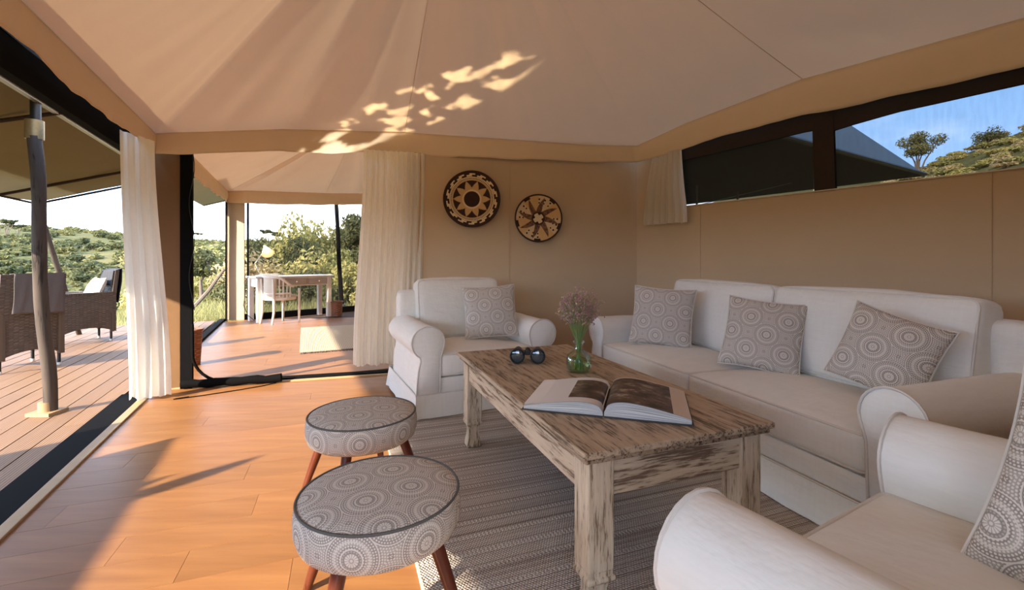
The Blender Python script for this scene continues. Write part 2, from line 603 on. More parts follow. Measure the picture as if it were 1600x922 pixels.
M['palewood'] = plain('pale_trim_wood', (.40, .27, .14), .55, var=.15, scale=15)
M['floor'] = floor_wood('floor_planks_wood')
M['floor_base'] = plain('floor_base_dark', (.10, .055, .03), .9)
M['rail'] = plain('base_timber', (.2, .13, .08), .8)
M['linen'] = linen('off_white_slipcover', (.74, .735, .695))
M['pipe'] = linen('slipcover_piping', (.64, .61, .56))
M['print'] = mandala('wheel_print_cotton', .135, (.30, .265, .235), (.42, .38, .34), (.72, .67, .61))
M['print_s'] = mandala('wheel_print_cotton_stool', .142, (.29, .26, .235), (.40, .365, .33), (.66, .62, .565))
M['braid'] = plain('dark_braid', (.10, .10, .095), .9, var=.3, scale=300)
M['redwood'] = wood_worn('mahogany_leg_wood', 'z', (.085, .02, .010), (.105, .027, .012), (.045, .010, .005), .3, .6, rough=.28)
M['t_top'] = wood_worn('worn_table_top', 'y', (.49, .375, .26), (.36, .265, .175), (.14, .095, .062), .72, 2.3, .5)
M['t_lip'] = wood_worn('worn_table_lip', 'y', (.36, .27, .185), (.26, .18, .115), (.08, .048, .03), .7, 2.2)
M['t_y'] = wood_worn('limed_apron_long', 'y', (.60, .48, .35), (.46, .35, .25), (.20, .13, .085), .55, 2.4)
M['t_x'] = wood_worn('limed_apron_short', 'x', (.56, .45, .33), (.40, .31, .215), (.16, .105, .07), .85, 2.2)
M['t_z'] = wood_worn('limed_leg', 'z', (.58, .475, .35), (.42, .33, .235), (.19, .125, .08), .75, 2.3)
M['sheer'] = sheer('sheer_curtain', (.93, .895, .80), .36)
M['sheer2'] = sheer('window_curtain_cloth', (.70, .63, .53), .25)
M['wicker'] = wicker('brown_wicker', (.012, .008, .006), (.125, .088, .060), .017)
M['basketweave'] = wicker('red_brown_basketry', (.06, .02, .012), (.30, .12, .06), .02)
M['throw'] = plain('grey_throw_cloth', (.135, .115, .105), .95, var=.15, scale=80, bump=.2)
M['throw_dk'] = plain('dark_throw_cloth', (.05, .05, .055), .95, var=.2, scale=80, bump=.2)
M['cream'] = linen('cream_cushion_cloth', (.72, .67, .58))
M['limewash'] = plain('white_washed_wood', (.74, .68, .60), .6, var=.1, scale=25)
M['desk_top'] = plain('grey_desk_top', (.52, .52, .54), .4, var=.1)
M['seatback'] = linen('desk_chair_linen', (.62, .54, .43))
M['lampmetal'] = plain('cream_lamp_enamel', (.72, .66, .55), .4)
M['dead_leaf'] = plain('rug_edge', (.50, .44, .36), .9)
# ================================================================== the tent shell
DL = Vector((-.4369, .8995)); DN = Vector((.8995, .4369)); A0 = Vector((-2.09, 1.86))
def LP(s, w, z=None):
    """point on the open left side: s metres along it, w metres into the room (negative: out on the deck)"""
    p = A0 + DL * s + DN * w
    return (p.x, p.y) if z is None else (p.x, p.y, z)
AL = math.atan2(DL.y, DL.x)            # heading of the left side
FA = R(20.4)                            # heading of planks, rug and table
B = LP(2.16, 0)
TH0 = Vector((-2.884, 3.871)); TH1 = Vector((-1.078, 4.394))
C = Vector((1.256, 4.583)); DR = Vector((.545, -.839)); NR = Vector((.839, .545))
def RP(t, w=0., z=None):
    p = C + DR * t + NR * w
    return (p.x, p.y) if z is None else (p.x, p.y, z)
D = Vector((-5.205, 8.27)); E = Vector((-4.9, 8.33)); DF = Vector((.6919, .722)); NF = Vector((-.722, .6919))
def FP(s, w=0., z=None):
    p = E + DF * s + NF * w
    return (p.x, p.y) if z is None else (p.x, p.y, z)
F_END = FP(3.0)
room1 = [LP(-3.4, .0), RP(4.7), tuple(C), tuple(TH1), tuple(TH0), B]
room2 = [tuple(TH0), tuple(TH1), (-.45, 4.55), (-.55, 8.4), F_END, tuple(E), tuple(D), B]

# ---- floor: base slabs and single planks
fb = MB()
fb.prism(room1, -.09, -.021); fb.prism(room2, -.09, -.021)
floor = struct(fb.build('floor', M['floor_base'], smooth=0), 'orange brown plank floor of the tent')
ca, sa = math.cos(FA), math.sin(FA)
def f2w(x, y): return (.29 + x * ca - y * sa, 2.136 + x * sa + y * ca)
pw, pl = .187, 1.32
rnd = random.Random(3)
for room, ylo, yhi, xlo, xhi in ((room1, -3.6, 3.2, -4.2, 4.6), (room2, 1.2, 8.6, -4.5, 4.5)):
    y = ylo
    k = 0
    while y < yhi:
        x = xlo - rnd.uniform(0, pl)
        while x < xhi:
            rect = [f2w(x + .0007, y + .0009), f2w(x + pl - .0007, y + .0009), f2w(x + pl - .0007, y + pw - .0009), f2w(x + .0007, y + pw - .0009)]
            pg = clip_poly(rect, room)
            if len(pg) >= 3:
                area = abs(sum(pg[i][0] * pg[(i + 1) % len(pg)][1] - pg[(i + 1) % len(pg)][0] * pg[i][1] for i in range(len(pg)))) / 2
                if area > .006:
                    MB().prism(pg, -.022, rnd.uniform(-.0006, 0)).build('plank', M['floor'], floor, smooth=0)
            x += pl
        y += pw; k += 1

# ---- deck outside with ribbed boards
M['deck'] = deck_wood('ribbed_deck_boards', AL - PI / 2)
db = MB()
for w in (-.35, -1.2, -2.05):
    db.bar(LP(-4.2, w, -.14), LP(7.35, w, -.14), .08, .12)
for s in (-4, -2, 0, 2, 4, 6, 7.3):
    db.bar(LP(s, -.2, -.24), LP(s, -2.3, -.24), .08, .1)
    for w in (-.35, -1.2, -2.05):
        db.bar(LP(s, w, -1.2), LP(s, w, -.25), .1, .1)
deck = struct(db.build('deck', M['rail'], smooth=0), 'ribbed timber deck along the open side of the tent')
w = -.19
rnd = random.Random(5)
while w > -2.35:
    s = -4.2 - rnd.uniform(0, 2.4)
    while s < 7.4:
        s0, s1 = max(s, -4.2), min(s + 3.6, 7.4)
        if s1 - s0 > .1:
            mb = MB(); zz = -.03 + rnd.uniform(-.0015, .0015)
            mb.prism([LP(s0 + .003, w - .137), LP(s0 + .003, w), LP(s1 - .003, w), LP(s1 - .003, w - .137)], -.062, zz)
            mb.build('deck_board', M['deck'], deck, smooth=0)
        s += 3.6
    w -= .146

# ---- sills and threshold strips
def strip(name, p, q, wid, z0, z1, mat, label):
    p = Vector(p); q = Vector(q); d = (q - p).normalized(); n = Vector((-d.y, d.x))
    poly = [p, q, q + n * wid, p + n * wid]
    poly = [(v.x, v.y) for v in poly]
    o = MB().prism(poly, z0, z1).build(name, mat, smooth=0)
    struct(bevel(o, .004), label)
    return o
strip('trim_1', LP(-3.4, .05), LP(2.1, .05), .055, -.02, .012, M['palewood'], 'pale wooden edge strip of the floor beside the deck')
strip('trim_2', LP(-3.4, -.005), LP(2.14, -.005), .17, -.10, .004, M['black'], 'black webbing strip between deck and floor')
strip('trim_3', LP(2.2, 0), LP(7.1, 0), .09, -.10, .035, M['black'], 'black webbing sill of the far room beside the deck')
strip('trim_4', TH0 + Vector((-.02, -.02)), TH1 + Vector((.1, .01)), .035, -.01, .012, M['palewood'], 'pale threshold strip between the two rooms')
strip('trim_5', TH0 + Vector((-.04, .04)), TH1 + Vector((.14, .07)), .10, -.01, .02, M['black'], 'black webbing strip behind the threshold')
strip('trim_6', FP(.02, 0), FP(3.0, 0), .09, -.06, .10, M['black'], 'black webbing sill under the wide far opening')

# ---- roof of the front room: cloth pulled from the eaves to one peak
PEAK = Vector((-.28, 2.48, 3.6))
def ring_pts(keys, per=.1):
    pts = []
    n = len(keys)
    for i in range(n):
        a, b = Vector(keys[i]), Vector(keys[(i + 1) % n])
        k = max(2, int((b - a).length / per))
        for j in range(k): pts.append((a.lerp(b, j / k), i, j / k))
    return pts
def bar2(t): return TH0.lerp(TH1, t)
eave1 = [(*LP(-3.4, .03), 2.2), (*LP(-.7, .03), 2.2), (*LP(2.1, .05), 2.145), (*bar2(.45), 2.275), (*bar2(1.02), 2.33),
         (.0, 4.47, 2.275), (.75, 4.53, 2.235), (*RP(.05, -.04), 2.23), (*RP(.6, -.04), 2.31), (*RP(1.57, -.04), 2.385), (*RP(2.62, -.04), 2.35), (*RP(4.7, -.04), 2.3), (2.0, -.2, 2.3)]
def roof(name, keys, peak, mat, sag, wr, seed, per, label, nv=34, seams=(), folds=.07):
    pts = ring_pts(keys, per)
    n = len(pts)
    cen = Vector(peak)
    def fn(u, v):
        i = int(round(u * n)) % n
        p = pts[i][0]
        t = v
        q = p.lerp(cen, t)
        edge = pts[i][2]
        q.z -= sag * math.sin(PI * t) * (1.0 - .35 * t) * (.5 + .5 * math.sin(PI * edge))
        an = math.atan2(p.y - cen.y, p.x - cen.x)
        fold = noise.noise(Vector((math.cos(an) * 7, math.sin(an) * 7, seed + t * .7)))
        fine = noise.noise(Vector((math.cos(an) * 19, math.sin(an) * 19, seed + 4 + t * 1.2)))
        amp = min(1, t * 9) * (1 - t) ** .7
        q.z += wr * amp * (fold * 1.0 + fine * .45) + wr * .6 * min(1, t * 5) * noise.noise(Vector((q.x * 1.3, q.y * 1.3, seed)))
        pl_ = math.sin(an * 30 + 2.5 * noise.noise(Vector((an * 2, t, seed))))
        q.z += folds * amp * (1 - t) * max(0, pl_) ** 2 * max(0, .25 + noise.noise(Vector((an * 2.3, seed, 4))))
        return q
    mb = MB().grid(n, nv, lambda u, v: fn(u, v), wrap=True)
    o = struct(mb.build(name, mat, smooth=70), label)
    for ki in seams:
        idx = next(i for i, p in enumerate(pts) if p[1] == ki)
        MB().tube([fn(idx / n, v / nv) - Vector((0, 0, .003)) for v in range(0, nv)], .0022, 5).build('seam', mat, o)
    return o
ceiling = roof('ceiling', eave1, PEAK, M['ceil'], .10, .022, 2.0, .05, 'tan canvas tent ceiling rising to a peak', seams=(4, 9))

def frill(name, keys, drops, parent, mat, inset_to, seed, off=.012, z_add=0., wav=.02):
    """the valance hanging below the eave; keys with per key drop"""
    pts = []
    for i in range(len(keys) - 1):
        a, b = Vector(keys[i]), Vector(keys[i + 1]); da, dbb = drops[i], drops[i + 1]
        k = max(3, int((b - a).length / .05))
        for j in range(k): pts.append((a.lerp(b, j / k), lerp(da, dbb, j / k)))
    pts.append((Vector(keys[-1]), drops[-1]))
    n = len(pts) - 1
    def fn(u, v):
        i = int(round(u * n)); p, d = pts[i]
        to = Vector((inset_to.x - p.x, inset_to.y - p.y, 0)).normalized()
        nz = noise.noise(Vector((p.x * 2.2, p.y * 2.2, seed))); nf = noise.noise(Vector((p.x * 8, p.y * 8, seed + 5)))
        q = p + to * (off + .035 * math.sin(PI * min(1, v * 1.1)) * .35 + v * (.03 * nz + .012 * nf))
        q.z = p.z + z_add - d * v + v * (wav * nz + .005 * nf)
        return q
    mb = MB().grid(n, 8, fn)
    o = mb.build(name, mat, parent, smooth=60)
    sd = o.modifiers.new('solid', 'SOLIDIFY'); sd.thickness = .004
    return o
frill('valance', eave1[:12], [.20, .20, .17, .205, .205, .20, .165, .16, .21, .26, .255, .25], ceiling, M['valance'], PEAK, 3.3)
# stitched seams of the roof cloth
def seam_line(keys_i, peak, nm, parent, frac=0., t0=.0, t1=.97):
    pass

# ---- canvas walls of the front room
def wallp(name, p, q, z0, z1, th, mat, label, parent=None, wr=.012, seed=0., n=40, inward=None, nz=16, struct_=True):
    """a canvas panel with slight wrinkles and thickness"""
    p = Vector(p); q = Vector(q); d = (q - p).normalized(); nrm = Vector((-d.y, d.x))
    Lw = (q - p).length
    def fn(u, v, off):
        b = p.lerp(q, u); z = lerp(z0, z1, v)
        k = noise.noise(Vector((u * Lw * 1.6, z * .9, seed))) * wr + noise.noise(Vector((u * Lw * 6 + z * 3, z * 4, seed + 3))) * wr * .22
        k *= min(1, u * 8, (1 - u) * 8) if wr else 1
        b = b + nrm * (k + off)
        return (b.x, b.y, z)
    mb = MB()
    mb.grid(n, nz, lambda u, v: fn(u, v, 0)); mb.grid(n, nz, lambda u, v: fn(u, v, th), flip=True)
    k0 = (n + 1) * (nz + 1)
    for i in range(n):
        mb.face([i + 1, i, k0 + i, k0 + i + 1]); t = nz * (n + 1)
        mb.face([t + i, t + i + 1, k0 + t + i + 1, k0 + t + i])
    for j in range(nz):
        a, b2 = j * (n + 1), (j + 1) * (n + 1)
        mb.face([a, b2, k0 + b2, k0 + a]); a += n; b2 += n
        mb.face([b2, a, k0 + a, k0 + b2])
    o = mb.build(name, mat, parent, smooth=50)
    if struct_ and not parent: struct(o, label)
    return o
wb = wallp('wall_back', TH1, C, 0, 2.29, .02, M['wall'], 'tan canvas wall behind the armchair, woven plates hung on it', seed=1.)
def vseam(parent, p, z0, z1, n):
    p = Vector(p); n = Vector(n)
    MB().bar((p.x + n.x * .004, p.y + n.y * .004, z0), (p.x + n.x * .004, p.y + n.y * .004, z1), .005, .004, upv=(n.x, n.y, 0)).build('seam', M['wall'], parent, smooth=0)
dwb = (C - TH1).normalized(); nwb = Vector((dwb.y, -dwb.x))
vseam(wb, TH1.lerp(C, .45), .02, 2.2, nwb)
wr_ = wallp('wall_right', RP(0, 0), RP(4.7, 0), 0, 1.58, .02, M['wall'], 'tan canvas wall behind the sofa below the long window', seed=4., n=60)
for t in (.72, 2.5, 4.1): vseam(wr_, RP(t), .02, 1.575, -NR)
wallp('panel', RP(0, 0), RP(.5, 0), 1.575, 2.24, .02, M['wall'], '', parent=wr_, seed=6., n=10, wr=.004)
wallp('panel', RP(4.2, 0), RP(4.7, 0), 1.575, 2.32, .02, M['wall'], '', parent=wr_, seed=6., n=10, wr=.004)
wl = wallp('wall_left', Vector(B) + Vector((.02, .0)), TH0.lerp(TH1, .045), 0, 2.17, .03, M['brown'], 'narrow brown canvas flap beside the left curtain', seed=8., n=12, wr=.01)
wallp('wall_far', D, E, 0, 2.4, .03, M['wall'], 'narrow tan canvas corner panel of the far room', seed=9., n=10, wr=.008)
wallp('wall_side', F_END, (-.55, 8.4), 0, 2.7, .02, M['wall'], 'canvas side wall of the far room', seed=10., n=20)
wallp('wall_side', (-.55, 8.4), (-.45, 4.62), 0, 2.6, .02, M['wall'], 'canvas side wall of the far room', seed=11., n=20)

rear0, rear1 = Vector((.4, -.815)), Vector(RP(4.7))
wallp('wall_rear', rear0, rear1, 0, 2.3, .02, M['wall'], 'canvas wall behind the near armchair', seed=14., n=20)
frill('valance', [eave1[0], eave1[12], eave1[11]], [.34, .34, .34], ceiling, M['valance'], PEAK, 9.)  # unseen rear valance, added to block high sun from behind
# ---- the long window over the sofa
win = bpy.data.objects.new('window_1', None); COL.objects.link(win); struct(win, 'long mesh window with dark brown frame above the sofa')
win.location = (*RP(.5), 1.58)
def wp(t, w, z):  # window point in the empty's space
    p = Vector(RP(t, w, z)) - win.location
    return p
mb = MB()
tops = [(.5, 2.0), (1.6, 2.02), (1.73, 1.985), (1.85, 2.0), (2.1, 2.02), (2.5, 2.022), (3.1, 2.03), (4.2, 2.03)]
def top_at(t):
    for (a, za), (b, zb) in zip(tops, tops[1:]):
        if a <= t <= b: return lerp(za, zb, (t - a) / (b - a))
    return tops[-1][1]
def toph(t): return 2.235 + .09 * sst(.3, 1.2, t)
for off, fl in ((0, False), (.02, True)):
    mb.grid(60, 3, lambda u, v: wp(lerp(.5, 4.2, u), off + .012 * noise.noise(Vector((u * 9, v * 2, 1))), lerp(top_at(lerp(.5, 4.2, u)), toph(lerp(.5, 4.2, u)), v)), flip=fl)
mb.build('frame', M['dark_frame'], win)
mu = MB()
for off, fl in ((-.006, False), (.022, True)):
    mu.grid(4, 12, lambda u, v: wp(lerp(1.604, 1.735, u) + .02 * (1 - v), off, lerp(1.575, 2.3, v)), flip=fl)
mu.build('mullion', M['dark_frame'], win)
hm = MB()
hm.tube([wp(t, -.004, 1.582) for t in [x * .1 + .5 for x in range(38)]], .006, 6)
hm.build('hem', M['wall'], win)
for t0, t1, nm in ((.5, 1.61, 'mesh_pane'), (1.73, 4.2, 'mesh_pane')):
    MB().grid(20, 2, lambda u, v: wp(lerp(t0, t1, u), .014, lerp(1.575, top_at(lerp(t0, t1, u)) + .02, v))).build(nm, M['screen'] if 'screen' in M else M.setdefault('screen', mesh_screen('insect_mesh', .175)), win)

# ---- the zipped doorway to the far room
door = bpy.data.objects.new('door_1', None); COL.objects.link(door); struct(door, 'black edged doorway opening with its rolled screen')
dp = TH0.lerp(TH1, .055); door.location = (dp.x, dp.y, 0)
dd2 = (TH1 - TH0).normalized()
def dpt(s, w, z): return (dd2.x * s - dd2.y * w, dd2.y * s + dd2.x * w, z)
mb = MB()
mb.grid(3, 20, lambda u, v: dpt(-.045 + .09 * u, -.02, 2.2 * v)); mb.grid(3, 20, lambda u, v: dpt(-.045 + .09 * u, .012, 2.2 * v), flip=True)
mb.grid(1, 20, lambda u, v: dpt(.045, -.02 + .032 * u, 2.2 * v)); mb.grid(1, 20, lambda u, v: dpt(-.045, .012 - .032 * u, 2.2 * v))
mb.build('zip_border', M['black'], door)
mb = MB()  # curved black piping in the lower corner, then the rolled screen on the threshold
arc = [dpt(.05, -.03, .55), dpt(.052, -.03, .30)] + [dpt(.05 + .26 * (1 - math.cos(a * PI / 16)), -.03, .30 - .255 * math.sin(a * PI / 16)) for a in range(1, 9)] + [dpt(.45, -.035, .04)]
mb.tube(arc, .012, 8)
mb.build('piping', M['black'], door)
mb = MB()
mb.tube([dpt(lerp(-.03, .74, i / 12), -.03, .042 + .004 * math.sin(i * 1.7)) for i in range(13)], [.036 + .004 * math.sin(i * 2.3) for i in range(13)], 12)
mb.build('rolled_screen', M['black'], door)
mb = MB()
mb.tube([dpt(.045 + .02 * math.sin(k * .6), -.028, 2.05 - k * .06) for k in range(24)], .003, 5)
mb.build('zip_cord', M['blackmetal'], door)
mb = MB()
ldp = [dpt(.70, -.05, .006), dpt(.60, -.12, .004), dpt(.42, -.21, .004), dpt(.22, -.29, .004), dpt(.08, -.335, .004), dpt(.03, -.345, .004), dpt(.04, -.33, .004), dpt(.12, -.30, .004)]
mb.tube(ldp, .004, 6); mb.build('lead', M['black'], door)

# ---- far room: openings' black borders, roof, valance
def post_strip(name, p, q, z1, mat, label):
    p = Vector(p); q = Vector(q)
    o = MB().bar((p.x, p.y, 0), (q.x, q.y, z1), .085, .03, upv=(DN.x, DN.y, 0)).build(name, mat, smooth=0)
    return struct(bevel(o, .006), label)
post_strip('trim_7', LP(7.05, .02), LP(7.05, .02), 2.3, M['black'], 'black webbing edge of the far room side opening')
post_strip('trim_8', FP(.06, .0), FP(.06, .0), 2.3, M['black'], 'black webbing edge of the wide far opening')
o = MB().tube([LP(6.92, .045, z * .1) for z in range(23)], .006, 6).build('trim_9', M['dark_frame']); struct(o, 'tie cord beside the far corner panel')
M['screen_far'] = mesh_screen('fine_insect_mesh', .41)
w2 = bpy.data.objects.new('window_2', None); COL.objects.link(w2); struct(w2, 'wide far opening of the far room closed by fine insect mesh')
w2.location = FP(1.5, .02, 1.1)
MB().grid(12, 4, lambda u, v: Vector(FP(lerp(.05, 2.98, u), .03, lerp(.05, 2.5, v))) - w2.location).build('mesh_pane', M['screen_far'], w2)
eave2 = [(*LP(2.28, .04), 2.26), (*LP(3.6, .04), 2.29), (*LP(5.6, .04), 2.31), (D.x + .05, D.y - .02, 2.34), (E.x + .02, E.y - .04, 2.36), (*FP(1.5, -.04), 2.47), (*FP(2.6, -.04), 2.58), (*FP(3.0, -.04), 2.6),
         (-.55, 8.3, 2.5), (-.5, 4.72, 2.42), (*(TH0.lerp(TH1, .5) + Vector((-.03, .12))), 2.38)]
ceil2 = roof('ceiling_far', eave2, Vector((-2.3, 7.0, 3.35)), M['ceil'], .10, .025, 7.0, .11, 'tan canvas ceiling of the far room', nv=24, seams=(3, 5))
frill('valance', eave2[:8], [.25, .24, .22, .20, .24, .24, .26, .26], ceil2, M['valance'], Vector((-2.3, 7.0, 0)), 6.1, wav=.03)

# ---- eave beam, truss, awning
bm_ = thing('eave_beam', 'dark rolled canvas beam under the valance along the open left side', 'beam', LP(-3.4, -.1, 2.05))
mb = MB()
o0 = Vector(LP(-3.4, -.1, 2.05))
mb.grid(40, 10, lambda u, v: Vector(LP(lerp(-3.4, 2.25, u), -.10 + .085 * math.cos(2 * PI * v) + .008 * noise.noise(Vector((u * 14, v * 3, 2))), 2.06 + .12 * math.sin(2 * PI * v))) - o0, flip=True)
mb.build('rolled_canvas', M['black'], bm_)
tr = thing('awning_truss', 'black steel lattice truss with pale channel carrying the awning', 'truss', LP(-4, -.54, 2.23))
o0 = Vector(LP(-4, -.54, 2.23))
q = lambda s, w, z: Vector(LP(s, w, z)) - o0
MB().bar(q(-4, -.55, 2.225), q(5.4, -.55, 2.225), .035, .018).build('channel', M['steel'], tr, smooth=0)
MB().bar(q(-4, -.52, 2.245), q(5.4, -.52, 2.245), .03, .03).build('lower_chord', M['blackmetal'], tr, smooth=0)
MB().bar(q(-4, -.52, 2.47), q(5.4, -.52, 2.47), .03, .03).build('upper_chord', M['blackmetal'], tr, smooth=0)
s = -4.0
while s < 5.3:
    MB().bar(q(s, -.52, 2.25), q(s + .2, -.52, 2.46), .018).build('strut', M['blackmetal'], tr, smooth=0)
    MB().bar(q(s + .2, -.52, 2.46), q(s + .4, -.52, 2.25), .018).build('strut', M['blackmetal'], tr, smooth=0)
    s += .4
aw = thing('awning', 'olive grey canvas awning over the deck outside the tent', 'awning', LP(.5, -1.2, 2.05))
o0 = Vector(aw.location)
def awz(w): return 2.413 + .32 * w
mb = MB()
def awf(u, v):
    s = lerp(-4, 5.36, u); w = lerp(-.56, -1.87, v)
    z = awz(w) + .03 - .03 * min(1, v * 3) * math.sin(PI * v) * math.sin(PI * ((s + 4) / 2.34 % 1)) + .008 * noise.noise(Vector((s * 2, w * 2, 1)))
    if v > .9 : z -= .02 * math.sin(PI * ((s + 4) / 2.34 % 1))
    return Vector(LP(s, w, z)) - o0
mb.grid(80, 16, awf); mb.build('canopy', M['awning'], aw)
mb = MB()
UP = [(-.42, 2.50), (-.8, 2.51), (-1.1, 2.42), (-1.5, awz(-1.5) + .06)]
mb.grid(60, 9, lambda u, v: Vector(LP(lerp(-4, 5.36, u), lerp(UP[min(2, int(v * 3))][0], UP[min(2, int(v * 3)) + 1][0], v * 3 - min(2, int(v * 3))), lerp(UP[min(2, int(v * 3))][1], UP[min(2, int(v * 3)) + 1][1], v * 3 - min(2, int(v * 3))))) - o0)
mb.build('upper_sheet', M['awning'], aw)
for s in (-2.6, -.26, 2.08, 4.4):
    MB().tube([Vector(LP(s, w, awz(w) - .012)) - o0 for w in (-.5, -1.2, -1.86)], .016, 8).build('rafter', M['dark_frame'], aw)
MB().tube([Vector(LP(s_, -1.87, awz(-1.87) + .005)) - o0 for s_ in (-4, 0, 5.36)], .014, 8).build('hem_rope', M['dark_frame'], aw)
MB().tube([Vector(LP(5.36, w, awz(w) + .01)) - o0 for w in (-.56, -1, -1.87)], .014, 8).build('hem_rope', M['dark_frame'], aw)
aw2 = thing('small_awning', 'second olive awning strip outside the far room side opening', 'awning', LP(6.6, -.3, 2.3))
o0 = Vector(aw2.location)
MB().grid(24, 6, lambda u, v: Vector(LP(lerp(5.6, 9.0, u), lerp(.03, -.60, v), 2.44 - .2 * v - .02 * math.sin(PI * u))) - o0).build('canopy', M['awning'], aw2)
for s in (5.7, 8.8): MB().tube([Vector(LP(s, w, 2.43 + .317 * w)) - o0 for w in (0, -.6)], .012, 6).build('rafter', M['dark_frame'], aw2)

# ---- poles
def pole(name, base, top, r0, r1, label, cat='pole', wob=.012, seed=0., n=24, mat=None):
    t = thing(name, label, cat, base)
    d = Vector(top) - Vector(base)
    pts = []; rad = []
    for i in range(n + 1):
        f = i / n; p = d * f
        p.x += wob * noise.noise(Vector((f * 3, seed, 0))); p.y += wob * noise.noise(Vector((f * 3, seed, 5)))
        pts.append(p); rad.append(lerp(r0, r1, f) * (1 + .05 * noise.noise(Vector((f * 9, seed, 9)))))
    MB().tube(pts, rad, 16).build('shaft', mat or M['pole'], t)
    return t
p1 = pole('deck_pole', (-3.41, 3.34, -.03), (-3.40, 3.25, 1.98), .041, .040, 'thick grey wooden pole on the deck holding the awning truss', seed=1.3, wob=.035)
MB().lathe([(.0, 0), (.062, 0), (.062, .01), (.052, .012), (.052, .09), (.0, .09)], 20, c=(0, 0, .0)).build('foot_sleeve', M['palewood'], p1)
MB().box((0, .0, .012), (.17, .15, .024)).build('base_plate', M['palewood'], p1)
MB().lathe([(.05, 0), (.052, .0), (.052, .135), (.05, .135)], 20, c=(.0, -.09, 1.99), cap0=True, cap1=True).build('brass_sleeve', M['brass'], p1)
MB().tube([(.01, -.09, 2.0), (.012, -.095, 2.27)], .03, 12).build('steel_head', M['blackmetal'], p1)
p2 = pole('guy_pole', (-6.56, 6.9, -.03), (-6.11, 5.86, 1.80), .032, .03, 'thin grey pole leaning out behind the wicker chairs', seed=2.)
p3 = pole('window_pole', (-3.94, 10.6, -.5), (-4.08, 10.55, 2.55), .052, .042, 'dark upright pole outside the wide far opening', seed=3., mat=M['black'])
MB().lathe([(.06, 0), (.065, .0), (.065, .10), (.055, .10)], 16, c=(0, 0, .47), cap1=True).build('foot_sleeve', M['steel'], p3)
MB().box((0, 0, .46), (.22, .22, .03)).build('base_plate', M['rail'], p3)
p4 = pole('corner_pole', LP(6.3, -.50, -.03), LP(6.3, -.50, 2.25), .045, .04, 'upright pole on the deck just outside the far room', seed=4., mat=M['pole'])
MB().lathe([(.055, 0), (.055, .10), (.05, .10)], 16, c=(0, 0, 0), cap1=True).build('foot_sleeve', M['palewood'], p4)

# ---- unseen canvas screen, added at the outer deck edge to shade the floor
sc_ = thing('shadow_screen', 'low unseen canvas screen added along the outer deck edge to cast the floor shadow', 'screen', LP(-3.0, -1.85, -.03))
o0 = Vector(sc_.location)
sA = 0.0
def screen_cloth(s0, s1, h):
    mb = MB()
    k = 20
    for off, fl in ((0, True), (-.02, False)):
        mb.grid(k, 6, lambda u, v: Vector(LP(lerp(s0, s1, u), -1.85 + off, lerp(.03, h, v))) - o0, flip=fl)
    return mb
SCREEN_S = -.26
screen_cloth(-6.0, SCREEN_S, 1.18).build('cloth', M['awning'], sc_)
screen_cloth(SCREEN_S, SCREEN_S + .62, 1.0).build('cloth', M['awning'], sc_)
for s, h in ((-6, 1.18), (-3.6, 1.18), (SCREEN_S, 1.18), (SCREEN_S + .62, 1.0)):
    MB().tube([Vector(LP(s, -1.86, -.03)) - o0, Vector(LP(s, -1.86, h)) - o0], .02, 8).build('post', M['pole'], sc_)

# ---- unseen spear leaved pot plant, added to cast leaf streaks on the floor
pp = thing('shadow_plant', 'spear leaved plant in a clay pot, added out of view for its shadow on the floor', 'plant', (-3.42, .02, -.03))
MB().lathe([(.0005, 0), (.12, 0), (.16, .26), (.175, .26), (.175, .30), (.15, .30), (.14, .25), (.0005, .25)], 24).build('pot', plain('clay_pot', (.36, .17, .09), .8), pp)
for dx, dy, h, wd_ in ((.06, .06, 1.50, .045), (-.04, .09, 1.30, .04), (.10, -.08, 1.22, .04), (-.12, -.05, 1.1, .04), (.02, .20, 1.28, .035)):
    def lf_(u, v, dx=dx, dy=dy, h=h, wd_=wd_):
        ww = wd_ * (.16 + math.sin(PI * min(1, max(0, (v - .72) / .28))) ** .8)
        return Vector((dx * v + ww * (u - .5) * 2 * .784, dy * v - ww * (u - .5) * 2 * .62, .25 + (h - .25) * v))
    o = MB().grid(2, 24, lf_).build('leaf', plain('spear_leaf', (.10, .19, .06), .5), pp)
    sd = o.modifiers.new('solid', 'SOLIDIFY'); sd.thickness = .004

# ---- curtains
def curtain(name, pt0, pt1, pb0, pb1, zt, zb, nf, amp, label, cat, mat, seed, taper=.5, hem=.01, group=None):
    base = ((pb0[0] + pb1[0]) / 2, (pb0[1] + pb1[1]) / 2, zb)
    o0 = Vector(base)
    def fn(u, v):
        a = vl((*pt0, 0), (*pt1, 0), u); b = vl((*pb0, 0), (*pb1, 0), u)
        bulge = sst(0, 1, v)
        p = a.lerp(b, bulge)
        d = (Vector((*pb1, 0)) - Vector((*pb0, 0))).normalized(); n = Vector((-d.y, d.x, 0))
        uu = u + .02 * noise.noise(Vector((u * 5, v * 1.2, seed)))
        ph = 2 * PI * nf * uu
        am = amp * lerp(taper, 1.0, v) * (.6 + .6 * abs(noise.noise(Vector((u * nf * .9, 3, seed)))) + .2)
        p = p + n * am * math.sin(ph) + d * am * .22 * math.sin(2 * ph + 1) + n * .04 * noise.noise(Vector((u * 2, v * 1.5, seed + 2)))
        z = lerp(zt, zb, v) + v * hem * noise.noise(Vector((u * 6, 7, seed)))
        return Vector((p.x, p.y, z)) - o0
    t = thing(name, label, cat, base, 0, group)
    o = MB().grid(nf * 14, 40, fn).build('cloth', mat, t, smooth=80)
    return t
curtain('sheer_curtain', (-2.71, 3.14), (-2.72, 3.46), (-2.95, 3.50), (-2.73, 3.64), 2.0, .02, 3, .032, 'cream sheer curtain gathered at the left front corner beside the deck', 'curtain', M['sheer'], 1.1, hem=.03)
